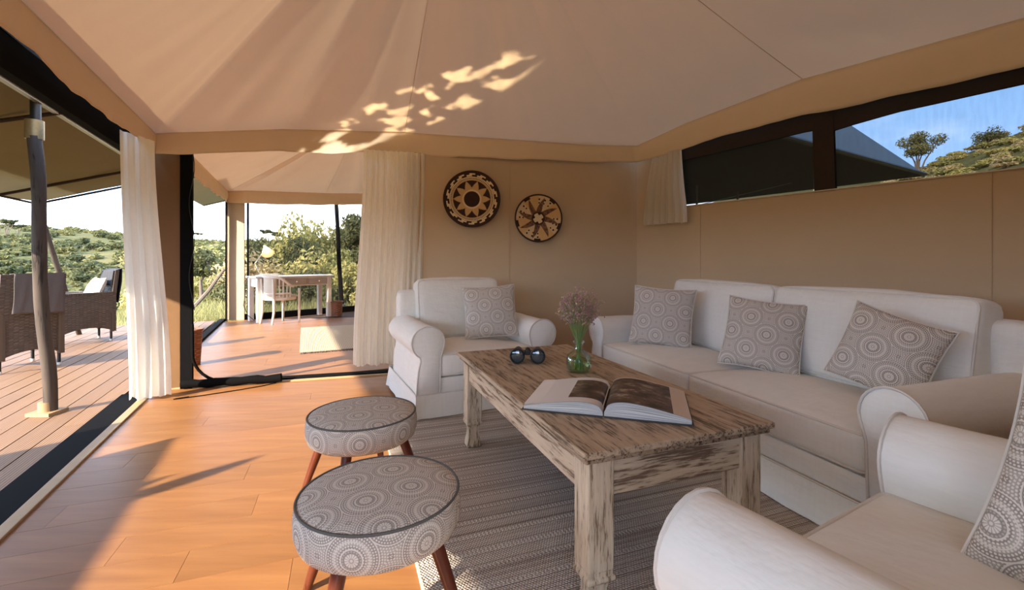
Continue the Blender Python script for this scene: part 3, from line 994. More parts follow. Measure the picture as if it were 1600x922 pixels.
curtain('sheer_curtain', (-1.39, 4.25), (-.84, 4.41), (-1.47, 4.20), (-.88, 4.38), 2.13, .12, 11, .028, 'wide cream sheer curtain hanging beside the far armchair', 'curtain', M['sheer'], 4.4, hem=.03)
curtain('window_curtain', RP(.22, -.035), RP(.55, -.035), RP(.12, -.05), RP(.62, -.05), 2.10, 1.435, 6, .020, 'short gathered curtain hanging at the left end of the long window', 'curtain', M['sheer2'], 8., hem=.012)
# ================================================================== furniture
# ---- slipcovered seats (sofa and armchairs). local: x along the seat, +y towards the back, front at y=0
def arm_profile():
    pts = []
    # outline in (x, z), inner side is -x, going round counter clockwise from the inner bottom
    pts += [(-.075, .17), (-.078, .30), (-.082, .42)]
    for a in range(195, -62, -15):
        t = R(a); pts.append((.006 + .114 * math.cos(t), .527 + .113 * math.sin(t)))
    pts += [(.058, .405), (.074, .34), (.082, .26), (.088, .17)]
    return pts
def seat(name, label, cat, front, phi, span, nseat, depth=.90):
    t = thing(name, label, cat, (front[0], front[1], 0.012), phi)
    iw = span - .16
    prof = arm_profile()
    for sx in (-1, 1):
        cx = sx * span / 2
        mb = MB()
        k = len(prof); nd = 18
        def f(i, j):
            x, z = prof[i % k]; y = j / nd * depth
            wr = .006 * noise.noise(Vector((x * 8 + cx, y * 6, z * 8)))
            rr = 1.0
            if y > depth - .08: rr = 1 - .35 * ((y - depth + .08) / .08) ** 2
            zz = .40 + (z - .40) * (rr if z > .4 else 1) 
            return Vector((cx + sx * (x * rr + wr), y, zz + wr - .012))
        b0 = len(mb.v)
        for j in range(nd + 1):
            for i in range(k): mb.v.append(tuple(f(i, j)))
        for j in range(nd):
            for i in range(k):
                i2 = (i + 1) % k
                q4 = [b0 + j * k + i, b0 + j * k + i2, b0 + (j + 1) * k + i2, b0 + (j + 1) * k + i]
                mb.face(q4 if sx > 0 else q4[::-1])
        # gently domed front and back caps
        for j, yy in ((0, -.014), (nd, depth + .012)):
            ring = [b0 + j * k + i for i in range(k)]
            inner = []
            cxm = cx; czm = .42
            for i in ring:
                p = Vector(mb.v[i]); c0 = Vector((cx + sx * .004, yy, max(.24, min(.53, p.z))))
                inner.append(len(mb.v)); mb.v.append((c0.x + (p.x - c0.x) * .72, yy, c0.z + (p.z - c0.z) * .78))
            for i in range(k):
                i2 = (i + 1) % k
                q4 = [ring[i], inner[i], inner[i2], ring[i2]]
                if (j == 0) == (sx < 0): q4 = q4[::-1]
                mb.face(q4)
            mb.face(inner if (j == 0) == (sx < 0) else inner[::-1])
        arm = mb.build('arm', M['linen'], t, smooth=55)
        MB().tube([(cx + sx * x * 1.01, -.004, z - .01) for x, z in prof], .0055, 6).build('piping', M['pipe'], arm)
    # front rail and body
    rbox(iw + .02, depth - .06, .13, .02, c=(0, depth / 2 - .028, .205), n=6, wob=.003).build('base', M['linen'], t, smooth=50)
    rbox(span + .10, .20, .66, .055, puff=(0, .012, .0), c=(0, depth - .06, .17 + .33), n=10, wob=.006, seed=span).build('back', M['linen'], t, smooth=50)
    # skirt: outer loop with corner pleats
    W2, Dp = span / 2 + .095, depth + .05
    loop = []
    cor = [(-W2, -.012), (W2, -.012), (W2, Dp), (-W2, Dp)]
    for i in range(4):
        a, b = Vector(cor[i]), Vector(cor[(i + 1) % 4]); kk = int((b - a).length / .03)
        for j in range(kk): loop.append((a.lerp(b, j / kk), j / kk, i))
    nl = len(loop)
    mid = Vector((0, Dp / 2))
    def sk(u, v):
        i = int(round(u * nl)) % nl; p, f, e = loop[i]
        edge = min(f, 1 - f) * (2 * W2 if e % 2 == 0 else Dp)
        nrm = [Vector((0, -1)), Vector((1, 0)), Vector((0, 1)), Vector((-1, 0))][e]
        fl = .018 * (1 - v) + (1 - v) * .012 * noise.noise(Vector((p.x * 5, p.y * 5, span)))
        kick = -.022 * math.exp(-((edge - .045) / .018) ** 2) * (1 - v)
        q2 = p + nrm * (fl + kick)
        if edge < .03: q2 += (p - mid).normalized() * .012 * (1 - v)
        return Vector((q2.x, q2.y, lerp(.006, .168, v)))
    so = MB().grid(nl, 6, sk, wrap=True).build('skirt', M['linen'], t, smooth=70)
    MB().tube([Vector((*p, .166)) for p, f, e in loop if f < .98 or True], .0045, 5, closed=True).build('piping', M['pipe'], so)
    # seat and back cushions
    cw = iw / nseat
    for i in range(nseat):
        x = -iw / 2 + cw * (i + .5)
        cu = rbox(cw - .008, .66, .155, .026, puff=(.0, .012, .035), c=(x, .325, .352), n=12, wob=.005, seed=i * 3 + span).build('seat_cushion', M['linen'], t, smooth=60)
        for zc in (.4225, .2815):
            pr = rect_loop(cw - .022, .647, .024, 6)
            MB().tube([(x + p[0], .325 + p[1] * 1.005 - .0, zc) for p in pr], .0055, 6, closed=True).build('piping', M['pipe'], cu)
        bk = rbox(cw + .0, .185, .49, .042, puff=(0, .045, .022), n=12, wob=.006, seed=i * 5 + 1 + span)
        bo = bk.build('back_cushion', M['linen'], t, smooth=60, loc=(x, .715, .672), rot=(R(-11), 0, R(1.2 if i else -1.0)))
        for yy in (-.082, .082):
            pr = rect_loop(cw - .022, .468, .038, 6)
            MB().tube([(p[0], yy, p[1]) for p in pr], .0055, 6, closed=True).build('piping', M['pipe'], bo)
    return t
def rect_loop(w, h, r, n):
    pts = []
    for cx, cy, a0 in ((w / 2 - r, h / 2 - r, 0), (-w / 2 + r, h / 2 - r, 90), (-w / 2 + r, -h / 2 + r, 180), (w / 2 - r, -h / 2 + r, 270)):
        for k in range(n + 1):
            t = R(a0 + 90 * k / n); pts.append((cx + r * math.cos(t), cy + r * math.sin(t)))
    # long edges get extra points
    out = []
    for i in range(len(pts)):
        a, b = Vector(pts[i]), Vector(pts[(i + 1) % len(pts)])
        k = max(1, int((b - a).length / .05))
        for j in range(k): out.append(tuple(a.lerp(b, j / k)))
    return out

SOFA_F = (1.021, 2.651); SOFA_R = R(-71.95)
seat('sofa', 'long off-white slipcovered two-cushion sofa below the window', 'sofa', SOFA_F, SOFA_R, 2.154, 2)
seat('armchair', 'off-white slipcovered armchair beyond the table, next to the tall curtain', 'armchair', (-.17, 3.32), R(25.5), .886, 1)
seat('armchair', 'off-white slipcovered armchair in the near right corner, seen over its arm', 'armchair', (.756, 1.122), R(-149.8), .886, 1)

# ---- printed scatter cushions
def scatter(loc, rot, size, label, group='wheel print cushions', th=.085, uv0=(0, 0), name='cushion'):
    t = thing(name, label, 'cushion', (0, 0, 0), 0, group)
    t.location = loc; t.rotation_euler = rot
    def outline(x, y):
        px = x * (1 - .075 * (1 - y * y)); py = y * (1 - .075 * (1 - x * x))
        return px * size / 2, py * size / 2
    mb = MB(); n = 26
    def g(u): u = 2 * u - 1; return math.copysign(1 - (1 - abs(u)) ** 1.3, u)
    for s in (-1, 1):
        def fn(u, v):
            x, y = g(u), g(v); px, py = outline(x, y)
            h = ((1 - x * x) * (1 - y * y)) ** .42 * th
            h += .006 * noise.noise(Vector((px * 9, py * 9, uv0[0] + s))) * min(1, h * 30)
            return Vector((px, s * h, py))
        mb.grid(n, n, fn, lambda u, v: (outline(g(u), g(v))[0] + uv0[0], outline(g(u), g(v))[1] + uv0[1]), flip=s > 0)
    weld(mb, 1e-5)
    mb.build('cover', M['print'], t, smooth=80)
    edge = []
    for k in range(4):
        for j in range(16):
            f = -1 + 2 * j / 16
            x, y = [(f, -1), (1, f), (-f, 1), (-1, -f)][k]
            p = outline(x, y); edge.append((p[0], 0, p[1]))
    MB().tube(edge, .005, 6, closed=True).build('edging', M['pipe'], t)
    return t
G = 'wheel print cushions'
scatter((1.12, 3.40, .672), (R(-14), R(3), R(-30)), .45, 'patterned cushion at the far left end of the sofa', G, uv0=(.02, .05))
scatter((1.485, 2.70, .655), (R(-19), R(5), R(-40)), .43, 'patterned cushion in the middle of the sofa, over the gap between its seats', G, uv0=(.06, .01))
scatter((1.70, 2.07, .675), (R(-15), R(17), R(-58)), .375, 'tilted patterned cushion at the right end of the sofa', G, uv0=(.03, .09))
scatter((-.175, 3.66, .685), (R(-20), R(-3), R(9)), .43, 'patterned cushion leaning in the far armchair', G, uv0=(.05, .06))
scatter((1.125, .77, .645), (R(-14), R(9), R(-64)), .45, 'patterned cushion in the near armchair, cut off by the right edge', G, uv0=(.0, .03))

# ---- coffee table
tb = thing('coffee_table', 'long worn limewashed wooden coffee table on the striped rug', 'table', (.283, 2.128, .013), FA)
TL, TW, TH = 1.525, .735, .537
M['t_topx'] = M['t_top']
o = MB().box((0, 0, TH - .011), (TW, TL, .022)).build('tabletop', M['t_top'], tb, smooth=0); bevel(o, .006, 2)
o = MB().box((0, 0, TH - .031), (TW - .022, TL - .022, .018)).build('top_moulding', M['t_lip'], tb, smooth=0); bevel(o, .006, 2)
ins = .075; lw = .088
for sx in (-1, 1):
    for sy in (-1, 1):
        x, y = sx * (TW / 2 - ins), sy * (TL / 2 - ins)
        def sq(prof):
            mb = MB(); b0 = 0
            for hw, z in prof:
                for dx, dy in ((-1, -1), (1, -1), (1, 1), (-1, 1)): mb.v.append((dx * hw, dy * hw, z))
            for i in range(len(prof) - 1):
                for j in range(4):
                    j2 = (j + 1) % 4; mb.face([i * 4 + j, i * 4 + j2, i * 4 + 4 + j2, i * 4 + 4 + j])
            mb.face([3, 2, 1, 0]); kk = len(prof) * 4; mb.face([kk - 4, kk - 3, kk - 2, kk - 1])
            return mb
        leg = sq([(lw / 2, .165), (lw / 2, TH - .04)]).build('leg', M['t_z'], tb, smooth=0, loc=(x, y, 0)); bevel(leg, .004, 2)
        ft = sq([(.036, 0), (.042, .006), (.040, .02), (.034, .05), (.030, .08), (.0295, .105), (.034, .122), (.042, .13), (.048, .136), (.048, .147), (.043, .152), (.043, .166)]).build('foot', M['t_z'], leg, smooth=20)
        bevel(ft, .003, 2)
for sx in (-1, 1):
    o = MB().box((sx * (TW / 2 - ins + .022), 0, TH - .04 - .0575), (.024, TL - 2 * ins - lw + .01, .115)).build('apron', M['t_y'], tb, smooth=0); bevel(o, .003)
for sy in (-1, 1):
    o = MB().box((0, sy * (TL / 2 - ins + .022), TH - .04 - .0575), (TW - 2 * ins - lw + .01, .024, .115)).build('apron', M['t_x'], tb, smooth=0); bevel(o, .003)
TZ = .013 + TH

# ---- striped rug
m, nt, b = newmat('striped_rug')
co = nt.coord('Object'); x, y, z = nt.sep(co)[:3]
band = nt.noise(nt.comb(0., nt.m('MULTIPLY', y, 9.), 0.), 1, 3, .7)
band2 = nt.noise(nt.comb(3., nt.m('MULTIPLY', y, 38.), 0.), 1, 2)
wob = nt.noise(nt.mapping(co, (60, 160, 1)), 1, 2)
loops = nt.m('MULTIPLY', nt.m('ABSOLUTE', nt.m('SINE', nt.m('ADD', nt.m('MULTIPLY', x, PI / .011), nt.m('MULTIPLY', nt.m('FLOOR', nt.m('DIVIDE', y, .009)), 1.57)))), nt.m('ABSOLUTE', nt.m('SINE', nt.m('MULTIPLY', y, PI / .009))))
c = nt.ramp(nt.m('ADD', nt.m('MULTIPLY', band, .7), nt.m('MULTIPLY', band2, .3)), [(.32, (.34, .27, .22)), (.43, (.50, .42, .35)), (.50, (.66, .58, .50)), (.57, (.42, .345, .285)), (.68, (.80, .74, .66))])
dash = nt.m('MULTIPLY', nt.step(nt.m('SINE', nt.m('MULTIPLY', x, 2 * PI / .05)), -.1, .2), nt.step(nt.m('ABSOLUTE', nt.m('SUBTRACT', nt.m('FRACT', nt.m('MULTIPLY', y, 3.1)), .5)), .035, .025))
c = nt.mix(nt.m('MULTIPLY', dash, .12), c, (.62, .55, .46))
rj = nt.m('ABSOLUTE', nt.m('SUBTRACT', nt.m('FRACT', nt.m('ADD', nt.m('MULTIPLY', y, 10.5), nt.m('MULTIPLY', band2, .5))), .5))
ridge = nt.m('MULTIPLY', nt.step(rj, .13, .07), nt.step(nt.m('SINE', nt.m('MULTIPLY', x, 2 * PI / .016)), -.6, .5))
c = nt.mix(nt.m('MULTIPLY', ridge, .55), c, (.82, .75, .66))
vly = nt.step(nt.m('ABSOLUTE', nt.m('SUBTRACT', rj, .19)), .035, .015)
c = nt.mix(nt.m('MULTIPLY', vly, .6), c, (.16, .12, .09))
c = nt.mix(nt.step(nt.m('ADD', loops, nt.m('MULTIPLY', wob, .35)), .55, .15), c, nt.mix(.5, c, (.05, .035, .028)))
nt.put(b.inputs['Base Color'], c); b.inputs['Roughness'].default_value = .95; b.inputs['Specular IOR Level'].default_value = .08
nt.put(b.inputs['Normal'], nt.bump(nt.m('ADD', loops, nt.m('ADD', nt.m('MULTIPLY', wob, .8), nt.m('MULTIPLY', ridge, .8))), .8, .006))
M['rug'] = m
rug = thing('striped_rug', 'flatwoven brown and beige striped rug under the coffee table', 'rug', (.29, 2.136, .0005), FA)
def rugf(u, v):
    xx, yy = lerp(-.765, 1.25, u), lerp(-1.6, 1.28, v)
    return Vector((xx, yy, .012 + .0012 * noise.noise(Vector((xx * 9, yy * 60, 1)))))
mb = MB().grid(50, 140, rugf)
mb.build('field', M['rug'], rug, smooth=80)
MB().tube([(-.766, -1.6, .0065), (-.766, 1.28, .0065)], .0065, 6).build('bound_edge', M['dead_leaf'], rug)
MB().tube([(-.766, 1.283, .0065), (1.25, 1.283, .0065)], .0065, 6).build('bound_edge', M['dead_leaf'], rug)

# ---- stools
def stool(loc, rz, label):
    t = thing('footstool', label, 'stool', (*loc, 0), rz, 'round printed footstools')
    Rr, zt, hb = .249, .385, .120
    prof = [(.0, zt - hb), (Rr * .90, zt - hb), (Rr * .965, zt - hb + .012), (Rr * 1.0, zt - hb + .04), (Rr * 1.005, zt - .045), (Rr * .99, zt - .016), (Rr * .968, zt - .004)]
    mb = MB(); n = 72
    b0 = len(mb.v)
    mb.lathe(prof, n, uvs=1)
    mb.uv = [[(p[0] * 2 * PI * Rr, p[1] - .02) for p in q] for q in mb.uv]
    mb.build('side', M['print_s'], t, smooth=60)
    mt = MB()
    rr = [.0001, .04, .08, .12, .16, .20, .225, Rr * .968]
    def tz(r): return zt + .020 * (1 - (r / (Rr * .968)) ** 2) ** .7 - .003 if r < Rr * .967 else zt - .005
    mt.lathe([(r, tz(r)) for r in rr][::-1], n)
    mt.uv = [[(mt.v[i][0], mt.v[i][1]) for i in f] for f in mt.f]
    mt.build('top', M['print_s'], t, smooth=70)
    MB().tube([(Rr * .972 * math.cos(2 * PI * k / 64), Rr * .972 * math.sin(2 * PI * k / 64), zt - .004) for k in range(64)], .0042, 6, closed=True).build('braid', M['braid'], t)
    for a in (80, 170, 260, 350):
        d = Vector((math.cos(R(a)), math.sin(R(a)), 0))
        p0 = d * .185 + Vector((0, 0, zt - hb + .006)); p1 = d * .285
        wx, wy = loc[0] + p1.x * math.cos(rz) - p1.y * math.sin(rz), loc[1] + p1.x * math.sin(rz) + p1.y * math.cos(rz)
        if (wx - .29) * ca + (wy - 2.136) * sa > -.785: p1.z = .0145
        MB().tube([p0, p0.lerp(p1, .5), p1], [.0225, .019, .013], 16).build('leg', M['redwood'], t)
    return t
stool((-.412, 1.425), R(-8), 'front round stool in printed cotton on red wooden legs, nearest the camera')
stool((-.705, 2.15), R(8), 'rear round stool in printed cotton on red wooden legs, nearer the armchair')

# ---- woven wall plates
def plate_mat(name, kind):
    m, nt, b = newmat(name)
    co = nt.coord('Object'); x, y, z = nt.sep(co)[:3]
    Rm = .272 if kind == 1 else .232
    r = nt.m('DIVIDE', nt.m('SQRT', nt.m('ADD', nt.m('MULTIPLY', x, x), nt.m('MULTIPLY', y, y))), Rm)
    an = nt.m('ARCTAN2', y, x)
    turn = nt.m('ADD', nt.m('DIVIDE', an, 2 * PI), .5)
    rq = nt.m('DIVIDE', nt.m('FLOOR', nt.m('MULTIPLY', r, 26)), 26)
    dark = (.045, .022, .016); tan = (.60, .40, .20); pale = (.74, .58, .37)
    def band(lo, hi): return nt.m('MULTIPLY', nt.m('GREATER_THAN', r, lo), nt.m('LESS_THAN', r, hi))
    if kind == 1:
        tri = nt.m('ABSOLUTE', nt.m('SUBTRACT', nt.m('MULTIPLY', nt.m('FRACT', nt.m('MULTIPLY', turn, 10)), 2), 1))   # 0..1
        star = nt.m('GREATER_THAN', rq, nt.m('ADD', .38, nt.m('MULTIPLY', tri, .25)))
        c = nt.mix(band(0, .28), pale, dark)
        c = nt.mix(nt.m('MULTIPLY', band(.28, .34), 1.0), c, pale)
        c = nt.mix(band(.34, .66), c, nt.mix(star, tan, dark))
        c = nt.mix(band(.66, .72), c, tan)
        dashes = nt.m('GREATER_THAN', nt.m('FRACT', nt.m('MULTIPLY', turn, 90)), .45)
        c = nt.mix(band(.70, .76), c, nt.mix(dashes, dark, pale))
        c = nt.mix(band(.76, .79), c, pale)
        c = nt.mix(band(.79, 1.2), c, dark)
        key = nt.m('MULTIPLY', nt.m('GREATER_THAN', nt.m('FRACT', nt.m('ADD', nt.m('MULTIPLY', turn, 14), nt.m('MULTIPLY', nt.m('GREATER_THAN', r, .855), .28))), .48), band(.80, .905))
        c = nt.mix(key, c, pale)
    else:
        tri = nt.m('ABSOLUTE', nt.m('SUBTRACT', nt.m('MULTIPLY', nt.m('FRACT', nt.m('ADD', nt.m('MULTIPLY', turn, 8), nt.m('MULTIPLY', rq, .45))), 2), 1))
        star = nt.m('LESS_THAN', rq, nt.m('ADD', .30, nt.m('MULTIPLY', nt.m('POWER', tri, 1.7), .58)))
        n = nt.noise(nt.mapping(co, (30, 30, 1)), 1, 3)
        c = nt.mix(nt.step(n, .4, .6), (.13, .06, .035), (.24, .13, .08))
        sect = nt.m('GREATER_THAN', nt.m('FRACT', nt.m('MULTIPLY', turn, 4)), .5)
        bg_ = nt.mix(sect, (.66, .42, .19), (.68, .52, .32))
        c = nt.mix(star, bg_, c)
        # cross in the middle
        ax = nt.m('ABSOLUTE', nt.m('ADD', nt.m('MULTIPLY', x, .85), nt.m('MULTIPLY', y, .52))); ay = nt.m('ABSOLUTE', nt.m('SUBTRACT', nt.m('MULTIPLY', y, .85), nt.m('MULTIPLY', x, .52)))
        arm_ = nt.m('LESS_THAN', nt.m('MINIMUM', ax, ay), .021)
        c = nt.mix(band(0, .27), c, dark)
        c = nt.mix(nt.m('MULTIPLY', band(0, .22), arm_), c, pale)
        spots = nt.m('MULTIPLY', nt.m('MULTIPLY', nt.m('GREATER_THAN', nt.m('FRACT', nt.m('MULTIPLY', turn, 20)), .72), sect), nt.m('MAXIMUM', band(.62, .68), band(.76, .83)))
        c = nt.mix(nt.m('MULTIPLY', spots, nt.m('SUBTRACT', 1., star)), c, dark)
        scal = nt.m('MULTIPLY', band(.86, .95), nt.m('LESS_THAN', nt.m('ABSOLUTE', nt.m('SUBTRACT', nt.m('FRACT', nt.m('ADD', nt.m('MULTIPLY', turn, 5), .3)), .5)), .12))
        c = nt.mix(scal, c, dark)
        c = nt.mix(band(.945, 1.3), c, dark)
    st = nt.noise(nt.comb(nt.m('MULTIPLY', turn, 160.), nt.m('MULTIPLY', rq, 60.), 0.), 1, 1)
    c = nt.mix(1.0, c, nt.mix(st, (.78, .78, .78), (1.15, 1.15, 1.15)), 'MULTIPLY')
    nt.put(b.inputs['Base Color'], c); b.inputs['Roughness'].default_value = .7; b.inputs['Specular IOR Level'].default_value = .2
    return m
def plate(kind, X, rad, z, label):
    wd = Vector((dwb.x, dwb.y, 0)); f = (X - TH1.x) / (C.x - TH1.x)
    p = TH1.lerp(C, f) + nwb * .055
    t = thing('woven_plate', label, 'basket', (p.x, p.y, z), math.atan2(dwb.y, dwb.x), 'woven plates on the back wall')
    mb = MB(); prof = []
    nr = 26
    for i in range(nr * 4 + 1):
        r = rad * i / (nr * 4); ph = (i % 4) / 4
        prof.append((max(r, .0004), .03 * (r / rad) ** 2 + .0035 * math.sin(PI * ph)))
    prof += [(rad + .004, .028), (rad, .020), (rad * .6, -.006), (.0005, -.012)]
    mb.lathe(prof, 72)
    o = mb.build('coiled_weave', plate_mat('plate_weave_%d' % kind, kind), t, smooth=60)
    o.rotation_euler = (R(90), 0, 0)
    o.scale = (1, 1, -1) if False else (1, 1, 1)
    MB().tube([(rad * math.cos(2 * PI * k / 60), -.026, rad * math.sin(2 * PI * k / 60)) for k in range(60)], .007, 8, closed=True).build('rim', plain('plate_rim_%d' % kind, (.035, .018, .014), .7), t)
    return t
plate(1, -.392, .268, 1.685, 'larger dark woven plate with a tan ten-point star, hung on the left')
plate(2, .252, .228, 1.505, 'smaller tan woven plate with a brown pinwheel star, hung on the right')

# ---- things on the coffee table
M['bino'] = plain('black_rubber', (.018, .018, .02), .45, spec=.4, scale=200)
M['lens'] = plain('coated_lens', (.03, .045, .055), .04, spec=1.0, var=.02, coat=1.0)
M['bino_ring'] = plain('binocular_ring', (.12, .12, .12), .3, metal=.8)
bn = thing('binoculars', 'black binoculars standing on the far end of the coffee table', 'binoculars', (.085, 2.47, TZ), R(-3))
for sx in (-1, 1):
    x = sx * .054
    def yb(prof): return MB().lathe(prof, 28, c=(x, 0, .042), M=Matrix.Rotation(R(90), 3, 'X'), cap0=True, cap1=True)
    bo = yb([(.016, -.092), (.021, -.090), (.0215, -.068), (.0175, -.064), (.0175, -.052), (.026, -.046), (.030, -.02), (.031, .015), (.033, .03), (.0385, .05), (.0395, .078), (.036, .08), (.035, .07)]).build('barrel', M['bino'], bn)
    MB().lathe([(.0395, .052), (.0405, .054), (.0405, .060), (.0395, .062)], 28, c=(x, 0, .042), M=Matrix.Rotation(R(90), 3, 'X')).build('ring', M['bino_ring'], bo)
    MB().lathe([(.0005, .077), (.015, .0765), (.028, .074), (.035, .071)], 28, c=(x, 0, .042), M=Matrix.Rotation(R(90), 3, 'X')).build('lens', M['lens'], bo)
o = MB().box((0, .008, .045), (.075, .055, .018)).build('bridge', M['bino'], bn, smooth=0); bevel(o, .005)
MB().lathe([(.012, -.05), (.0135, -.048), (.0135, -.02), (.009, -.018), (.009, .03)], 20, c=(0, 0, .055), M=Matrix.Rotation(R(90), 3, 'X'), cap0=True, cap1=True).build('focus_wheel', M['bino'], bn)
MB().box((.024, -.02, .050), (.012, .03, .006)).build('strap_lug', plain('red_leather', (.18, .04, .025), .6), bn, smooth=0)

# glass bottle with water and dried flowers
def clear(name, tint, ior, gl=1.0):
    m, nt, b = newmat(name)
    t = nt.add('ShaderNodeBsdfTransparent'); t.inputs[0].default_value = (*tint, 1)
    g = nt.add('ShaderNodeBsdfGlossy'); g.inputs['Roughness'].default_value = .03
    fr_ = nt.add('ShaderNodeFresnel'); fr_.inputs[0].default_value = ior
    mx = nt.add('ShaderNodeMixShader'); nt.put(mx.inputs[0], nt.m('MULTIPLY', fr_.outputs[0], gl))
    nt.l.new(t.outputs[0], mx.inputs[1]); nt.l.new(g.outputs[0], mx.inputs[2])
    nt.l.new(mx.outputs[0], m.node_tree.nodes['Material Output'].inputs[0])
    return m
M['glass'] = clear('green_glass', (.90, .97, .93), 1.45, .5)
M['water'] = clear('water', (.93, .96, .84), 1.2, .3)
VX, VY = .328, 2.235
vs = thing('glass_bottle', 'round pale green glass bottle holding dried flowers on the coffee table', 'vase', (VX, VY, TZ))
outer = [(.0005, 0), (.044, 0), (.052, .004), (.058, .016), (.062, .040), (.0615, .064), (.055, .084), (.040, .098), (.026, .106), (.021, .112), (.020, .136), (.021, .140), (.0275, .143), (.028, .149), (.0265, .152)]
inner = [(.0225, .152), (.0175, .146), (.0172, .114), (.024, .104), (.040, .093), (.0525, .080), (.0585, .062), (.059, .040), (.055, .018), (.047, .008), (.0005, .006)]
MB().lathe(outer + inner, 48).build('bottle', M['glass'], vs)
MB().lathe([(.0005, .0075), (.046, .0085), (.0542, .019), (.0583, .040), (.0580, .060), (.0575, .0605), (.0005, .0605)], 40).build('water', M['water'], vs)
M['stem'] = plain('green_stem', (.20, .27, .09), .7, var=.3)
M['floret'] = plain('dried_pink_floret', (.42, .25, .25), .8, var=.45, scale=90)
M['floret2'] = plain('dried_straw_floret', (.55, .42, .26), .8, var=.3, scale=90)
fl = thing('dried_flowers', 'bunch of dried dusky pink flowers with green stems in the bottle', 'flowers', (VX, VY, TZ + .012))
rnd = random.Random(11)
st = MB(); f1 = MB(); f2 = MB()
def floret(mb, p, r):
    b0 = len(mb.v)
    for dx, dy, dz in ((1, 0, 0), (0, 1, 0), (-1, 0, 0), (0, -1, 0), (0, 0, 1.2), (0, 0, -1.2)):
        mb.v.append((p[0] + dx * r, p[1] + dy * r, p[2] + dz * r))
    for q3 in ((0, 1, 4), (1, 2, 4), (2, 3, 4), (3, 0, 4), (1, 0, 5), (2, 1, 5), (3, 2, 5), (0, 3, 5)): mb.face([b0 + i for i in q3])
for k in range(64):
    a = rnd.uniform(0, 2 * PI); rr = rnd.uniform(.004, .034)
    a2 = a + rnd.uniform(-.5, .5)
    spread = rnd.uniform(.1, 1.0) ** .6 * .105; top = rnd.uniform(.30, .40) - spread * .35
    p0 = Vector((-rr * math.cos(a) * .8, -rr * math.sin(a) * .8, 0)); p1 = Vector((.011 * math.cos(a2), .011 * math.sin(a2), .135)); p2 = Vector((spread * math.cos(a2), spread * math.sin(a2), top))
    pts = [p0, p0.lerp(p1, .5), p1, p1.lerp(p2, .33) + Vector((0, 0, .008)), p1.lerp(p2, .66) + Vector((0, 0, .008)), p2]
    st.tube(pts, [.0016, .0016, .0015, .0012, .0009, .0006], 5)
    for j in range(13):
        f = rnd.uniform(.42, 1.0) ** .8
        base = p1.lerp(p2, f); tip = base + Vector((rnd.gauss(0, .016), rnd.gauss(0, .016), rnd.uniform(.0, .03)))
        st.tube([base, tip], [.0006, .0004], 3, cap=False)
        for e in range(3):
            tgt = f1 if rnd.random() < (.78 if f > .55 else .25) else f2
            floret(tgt, tip + Vector((rnd.gauss(0, .005), rnd.gauss(0, .005), rnd.gauss(0, .004))), rnd.uniform(.0022, .0046))
tag(st.build('stems', M['stem'], fl, smooth=60), kind='stuff')
tag(f1.build('pink_florets', M['floret'], fl, smooth=0), kind='stuff')
tag(f2.build('straw_florets', M['floret2'], fl, smooth=0), kind='stuff')

# open photo book
def photo_mat(name, box, base=(.70, .67, .62), seed=0.):
    """paper with a dark brown photographic print inside box (u0,v0,u1,v1)"""
    m, nt, b = newmat(name)
    u, v = nt.sep(nt.coord('UV'))[:2]
    ins_ = nt.m('MULTIPLY', nt.m('MULTIPLY', nt.m('GREATER_THAN', u, box[0]), nt.m('LESS_THAN', u, box[2])), nt.m('MULTIPLY', nt.m('GREATER_THAN', v, box[1]), nt.m('LESS_THAN', v, box[3])))
    vec = nt.comb(u, v, seed)
    n = nt.noise(nt.mapping(vec, (3, 5, 1), loc=(seed, 0, 0)), 1, 5, .6)
    n2 = nt.noise(nt.mapping(vec, (14, 22, 1)), 1, 4)
    ph = nt.ramp(nt.m('ADD', nt.m('MULTIPLY', n, .75), nt.m('MULTIPLY', n2, .25)), [(.34, (.020, .013, .010)), (.46, (.065, .042, .029)), (.54, (.13, .09, .065)), (.62, (.32, .26, .20))])
    nt.put(b.inputs['Base Color'], nt.mix(ins_, base, ph))
    b.inputs['Roughness'].default_value = .4; b.inputs['Specular IOR Level'].default_value = .35
    return m
M['paper'] = plain('page_edges', (.72, .70, .66), .8, var=.1, scale=6)
m, nt, b = newmat('page_block'); co = nt.coord('Object'); z = nt.sep(co)[2]
uu_, vv_ = nt.sep(nt.coord('UV'))[:2]
ln = nt.step(nt.noise(nt.comb(0., nt.m('MULTIPLY', vv_, 26.), nt.m('MULTIPLY', uu_, .8)), 1, 3), .35, .65)
nt.put(b.inputs['Base Color'], nt.mix(ln, (.26, .26, .26), (.74, .73, .70))); b.inputs['Roughness'].default_value = .8; M['block'] = m
bk = thing('open_book', 'large photography book lying open near the front of the coffee table', 'book', (.368, 1.752, TZ), R(-16.6))
bw, bh = .286, .345
o = MB().box((-bw / 2 - .006, 0, .003), (bw + .006, bh + .012, .004)).build('cover', plain('dark_book_cover', (.05, .048, .05), .5), bk, smooth=0)
o = MB().box((bw / 2 + .006, 0, .003), (bw + .006, bh + .012, .004)).build('cover', plain('dark_book_cover', (.05, .048, .05), .5), bk, smooth=0)
def page_h(t, hmax, edge):   # t from the fold (0) to the outer edge (1)
    return edge + (hmax - edge) * (math.sin(PI * min(1, t ** .55)) ** .8 if t < 1 else 0) * (1 - .25 * t) + .0
